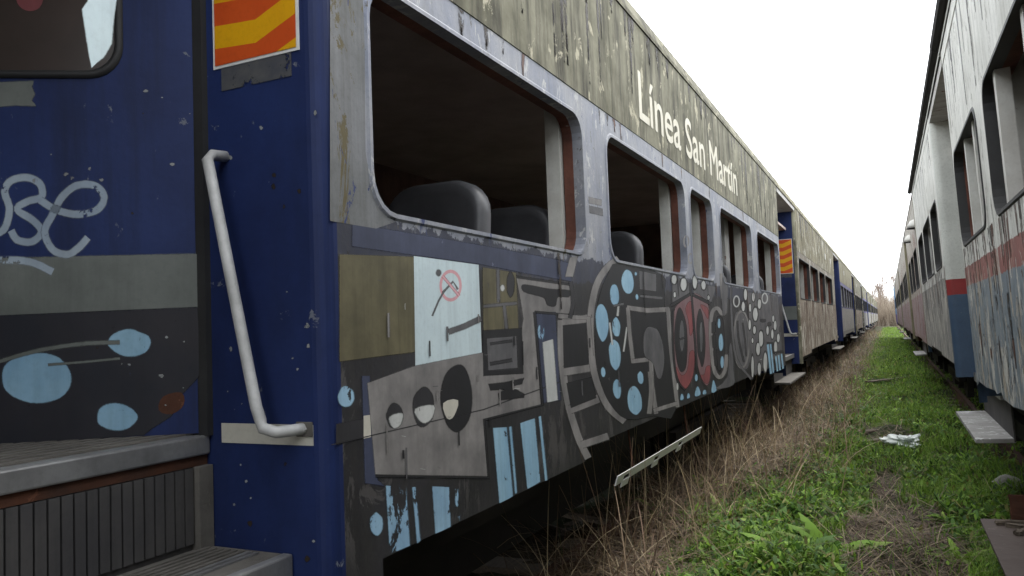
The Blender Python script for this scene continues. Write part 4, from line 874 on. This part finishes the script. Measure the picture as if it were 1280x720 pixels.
for i, (px, py, sc) in enumerate(spots):
    g = on_z((px, py), .06); Vs = []; Fs = []; Ts = []
    nl = random.randint(17, 25); dark = i in (15, 16)
    for q in range(nl):
        az = q*2.4+random.uniform(-.4, .4); L = random.uniform(.15, .33)*sc; v, f = leaf_geo(L, L*random.uniform(.24, .36), az, random.uniform(.25, 1.2), random.uniform(.7, 1.6), .27, (g[0]+.02*math.cos(az), g[1]+.02*math.sin(az), zat(np.array(g[0]), np.array(g[1]))+.01))
        k = len(Vs); Vs += v; Fs += [tuple(a+k for a in ff) for ff in f]
        c = np.array(random.choice(DARKG if dark else GREEN[:4]+DARKG[1:]))*random.uniform(.6, 1.2); Ts += [c*(1.12 if j % 3 == 1 else 1) for j in range(len(v))]
    V = np.array(Vs); org = np.array([g[0], g[1], 0]); 
    o = mesh_np('leafy_weed', V-org, np.array(Fs), np.array(Ts), 'leaf', kind=None, label=WL[i], cat='weed'); o.location = org; o['group'] = 'leafy weeds growing in the path'

# ------------------------------------------------------------------ debris
def rough_box(name, size, mat, loc, rot, label, cat, jit=.004, group=None, cuts=3):
    bm = bmesh.new(); bmesh.ops.create_cube(bm, size=1); bmesh.ops.scale(bm, vec=size, verts=bm.verts)
    bmesh.ops.subdivide_edges(bm, edges=bm.edges[:], cuts=cuts, use_grid_fill=True)
    for v in bm.verts: v.co += Vector((random.gauss(0, jit), random.gauss(0, jit), random.gauss(0, jit)))
    me = bpy.data.meshes.new(name); bm.to_mesh(me); bm.free(); me.materials.append(M[mat]); o = bpy.data.objects.new(name, me); COL.objects.link(o)
    o.location = loc; o.rotation_euler = rot; tag(o, label, cat, group); return o
# slotted white strip dangling below the skirt of the graffiti carriage
a = np.array(on_x((771, 602), XL-.03)); b = np.array(on_x((876, 538), XL-.03)); m = MB(); N = [0, .06, .12, .36, .42, .66, .72, .92, 1.]
def hp(t, v, o=0): q = a+(b-a)*t; return (-.03+o+v*.35, q[1], q[2]+v)
for k in range(len(N)-1):
    for (v0, v1) in (((-.025, .03),) if k not in (1, 3, 5) else ((.008, .03), (-.06, -.02))):
        A = [hp(N[k], v0), hp(N[k+1], v0), hp(N[k+1], v1), hp(N[k], v1)]; Bk = [(x-.008, y, z) for x, y, z in A]
        m.add(A+Bk, [(0, 1, 2, 3), (7, 6, 5, 4), (0, 4, 5, 1), (1, 5, 6, 2), (2, 6, 7, 3), (3, 7, 4, 0)])
ht = m.build('dangling_strip', 'signwhite', car1); ht['label'] = 'white slotted strip dangling below the skirt'
for t in (.15, .8):
    q = hp(t, .02, -.012); MB().tube([q, (q[0]-.03, q[1]+.02, 1.06)], .006, 6).build('hanger', 'rust', ht)
# crumpled plastic on the path
bm = bmesh.new(); bmesh.ops.create_icosphere(bm, subdivisions=4, radius=.5)
from mathutils import noise as mn
for v in bm.verts:
    q = v.co*3.2; d = mn.fractal(q, .9, 2.2, 5); v.co = Vector((v.co.x*.40*(1+.7*d), v.co.y*.5*(1+.8*d), max(v.co.z, -.2)*.11*(1+1.8*d)))
me = bpy.data.meshes.new('plastic_sheet'); bm.to_mesh(me); bm.free(); me.materials.append(M['plastic']); o = bpy.data.objects.new('plastic_sheet', me); COL.objects.link(o); g = on_z((1131, 553), .08); o.location = (g[0], g[1], .09); tag(o, 'crumpled white plastic sheet lying on the green path', 'plastic')
for i, (p0, p1, wd, lb) in enumerate((((1072, 541), (1150, 533), .13, 'grey weathered plank lying across the path beyond the white plastic'), ((1080, 552), (1105, 549), .1, 'short grey board end beside the crumpled white plastic'), ((1085, 478), (1135, 470), .16, 'pale plank lying across the path further off'), ((842, 706), (905, 716), .13, 'broken grey board at the bottom edge below the leafy weeds'), ((985, 716), (1045, 712), .12, 'light weathered board under the large weed leaves'), ((690, 640), (800, 660), .06, 'thin dark branch-like batten at the foot of the stalks'))):
    A = np.array(on_z(p0, .07)); B = np.array(on_z(p1, .07)); c = (A+B)/2; ln = np.linalg.norm(B-A); az = math.atan2(B[1]-A[1], B[0]-A[0])
    rough_box('plank', (ln, wd, .03), 'timber', (c[0], c[1], .065), (R(random.uniform(-3, 3)), R(random.uniform(-2, 2)), az), lb, 'plank')
bm = bmesh.new(); bmesh.ops.create_icosphere(bm, subdivisions=3, radius=.13)
for v in bm.verts: v.co *= 1+.35*mn.noise(v.co*9); v.co.z *= .7
me = bpy.data.meshes.new('stone'); bm.to_mesh(me); bm.free(); me.materials.append(M['stone']); o = bpy.data.objects.new('stone', me); COL.objects.link(o); g = on_z((1262, 604), .08); o.location = (g[0], g[1], .06); tag(o, 'pale rounded stone in the grass below the right carriage', 'stone')
# rusty plate at the lower right with scraps on it
zp = .30; A = np.array(on_z((1225, 648), zp)); B = np.array(on_z((1256, 722), zp))
m = MB(); m.add([(A[0], A[1], zp), (A[0]+.9, A[1]+.12, zp), (A[0]+.95, B[1]-.5, zp), (B[0]+.01, B[1]-.5, zp)]+[(A[0], A[1], zp-.018), (A[0]+.9, A[1]+.12, zp-.018), (A[0]+.95, B[1]-.5, zp-.018), (B[0]+.01, B[1]-.5, zp-.018)], [(0, 1, 2, 3), (7, 6, 5, 4), (0, 4, 5, 1), (1, 5, 6, 2), (2, 6, 7, 3), (3, 7, 4, 0)])
o = m.build('steel_plate', 'plate', bevel=.003); tag(o, 'flat rusty steel plate at the lower right corner', 'steel plate')
rough_box('timber_block', (.5, .9, zp-.02), 'timber', (A[0]+.42, A[1]-.6, (zp-.02)/2-.01), (0, 0, 0), 'timber block beneath the rusty steel plate', 'timber block', .002)
rough_box('rusty_flange', (.5, .02, .16), 'rust', (A[0]+.42, A[1]+.06, zp+.075), (0, 0, R(8)), 'rusty upright flange at the back edge of the steel plate', 'metal scrap', .002)
for (dx, dy, l, az, lb) in ((.22, -.12, .3, 10, 'long dark stick at the back of the rusty plate'), (.26, -.2, .28, -4, 'second long stick, just in front of the rearmost on the rusty plate'), (.30, -.42, .22, 20, 'slanting broken stick in the middle of the rusty plate'), (.18, -.34, .12, 60, 'short stub of wood in the middle of the rusty plate'), (.3, -.75, .16, 35, 'stick fragment nearest the viewer on the rusty plate')):
    rough_box('scrap_stick', (l, .035, .02), 'timber', (A[0]+dx, A[1]+dy, zp+.013), (0, 0, R(az)), lb, 'stick', .003, 'sticks on the rusty plate')
# flakes of paint on the right step
# ------------------------------------------------------------------ bare thicket closing the view
def twig_tree(name, x, y, h, seedv, label, spread=.55):
    rnd = random.Random(seedv); root = empty(name, (x, y, 0)); tag(root, label, 'tree', 'bare trees closing the view')
    tr = MB(); cr = MB()
    def grow(p, d, L, r, dep):
        pts = [p]; dd = Vector(d)
        for k in range(3):
            dd = (dd+Vector((rnd.gauss(0, .16), rnd.gauss(0, .16), .05))).normalized(); pts.append(pts[-1]+dd*L/3)
        (tr if dep < 1 else cr).tube(pts, [r, r*.85, r*.7, r*.5], 4 if dep else 7, cap=False)
        if dep >= 5: return
        for q in range(rnd.randint(2, 4) if dep else 5):
            t = rnd.choice((1, 2, 3, 3)); an = Vector((rnd.gauss(0, spread), rnd.gauss(0, spread), rnd.uniform(.1, .7))); grow(pts[t], (dd+an).normalized(), L*rnd.uniform(.5, .8), max(r*.6, .02), dep+1)
    grow(Vector((0, 0, -.1)), (0, 0, 1), h*.36, .12, 0)
    tr.build('trunk', 'bark', root); cr.build('crown', 'bark', root)
tl = ['bare leafless tree at the end of the path, leftmost', 'bare leafless tree in the middle of the far thicket', 'bare leafless tree right of the far thicket beside the blue carriage', 'tallest bare tree behind the far thicket', 'bare slender tree just left of the path end', 'bare spreading tree behind the last right carriage']
for k, (x, y, h) in enumerate(((-3.6, 150, 9.5), (-1.2, 156, 10), (1.6, 150, 10), (.4, 162, 12), (-5.5, 160, 11), (4.5, 158, 11))): twig_tree('bare_tree', x, y, h, 20+k, tl[k])
n = 14000; x = rng.uniform(-6, 10, n); y = rng.uniform(140, 172, n)
V, F, per = blades(np.stack([x, y, np.zeros(n)], -1), rng.uniform(1.6, 6.2, n), rng.uniform(.03, .07, n), rng.uniform(0, 6.28, n), rng.uniform(0, .7, n), rng.uniform(-.4, .9, n), 5, tip=.3)
mesh_np('brushwood', V, F, tints(n, per, [(.32, .27, .21), (.26, .215, .17), (.38, .33, .26), (.22, .17, .13)], .2), 'straw', label='haze-pale bare brushwood closing the end of the path', cat='brushwood')  # tints lightened for far haze, as on the trees
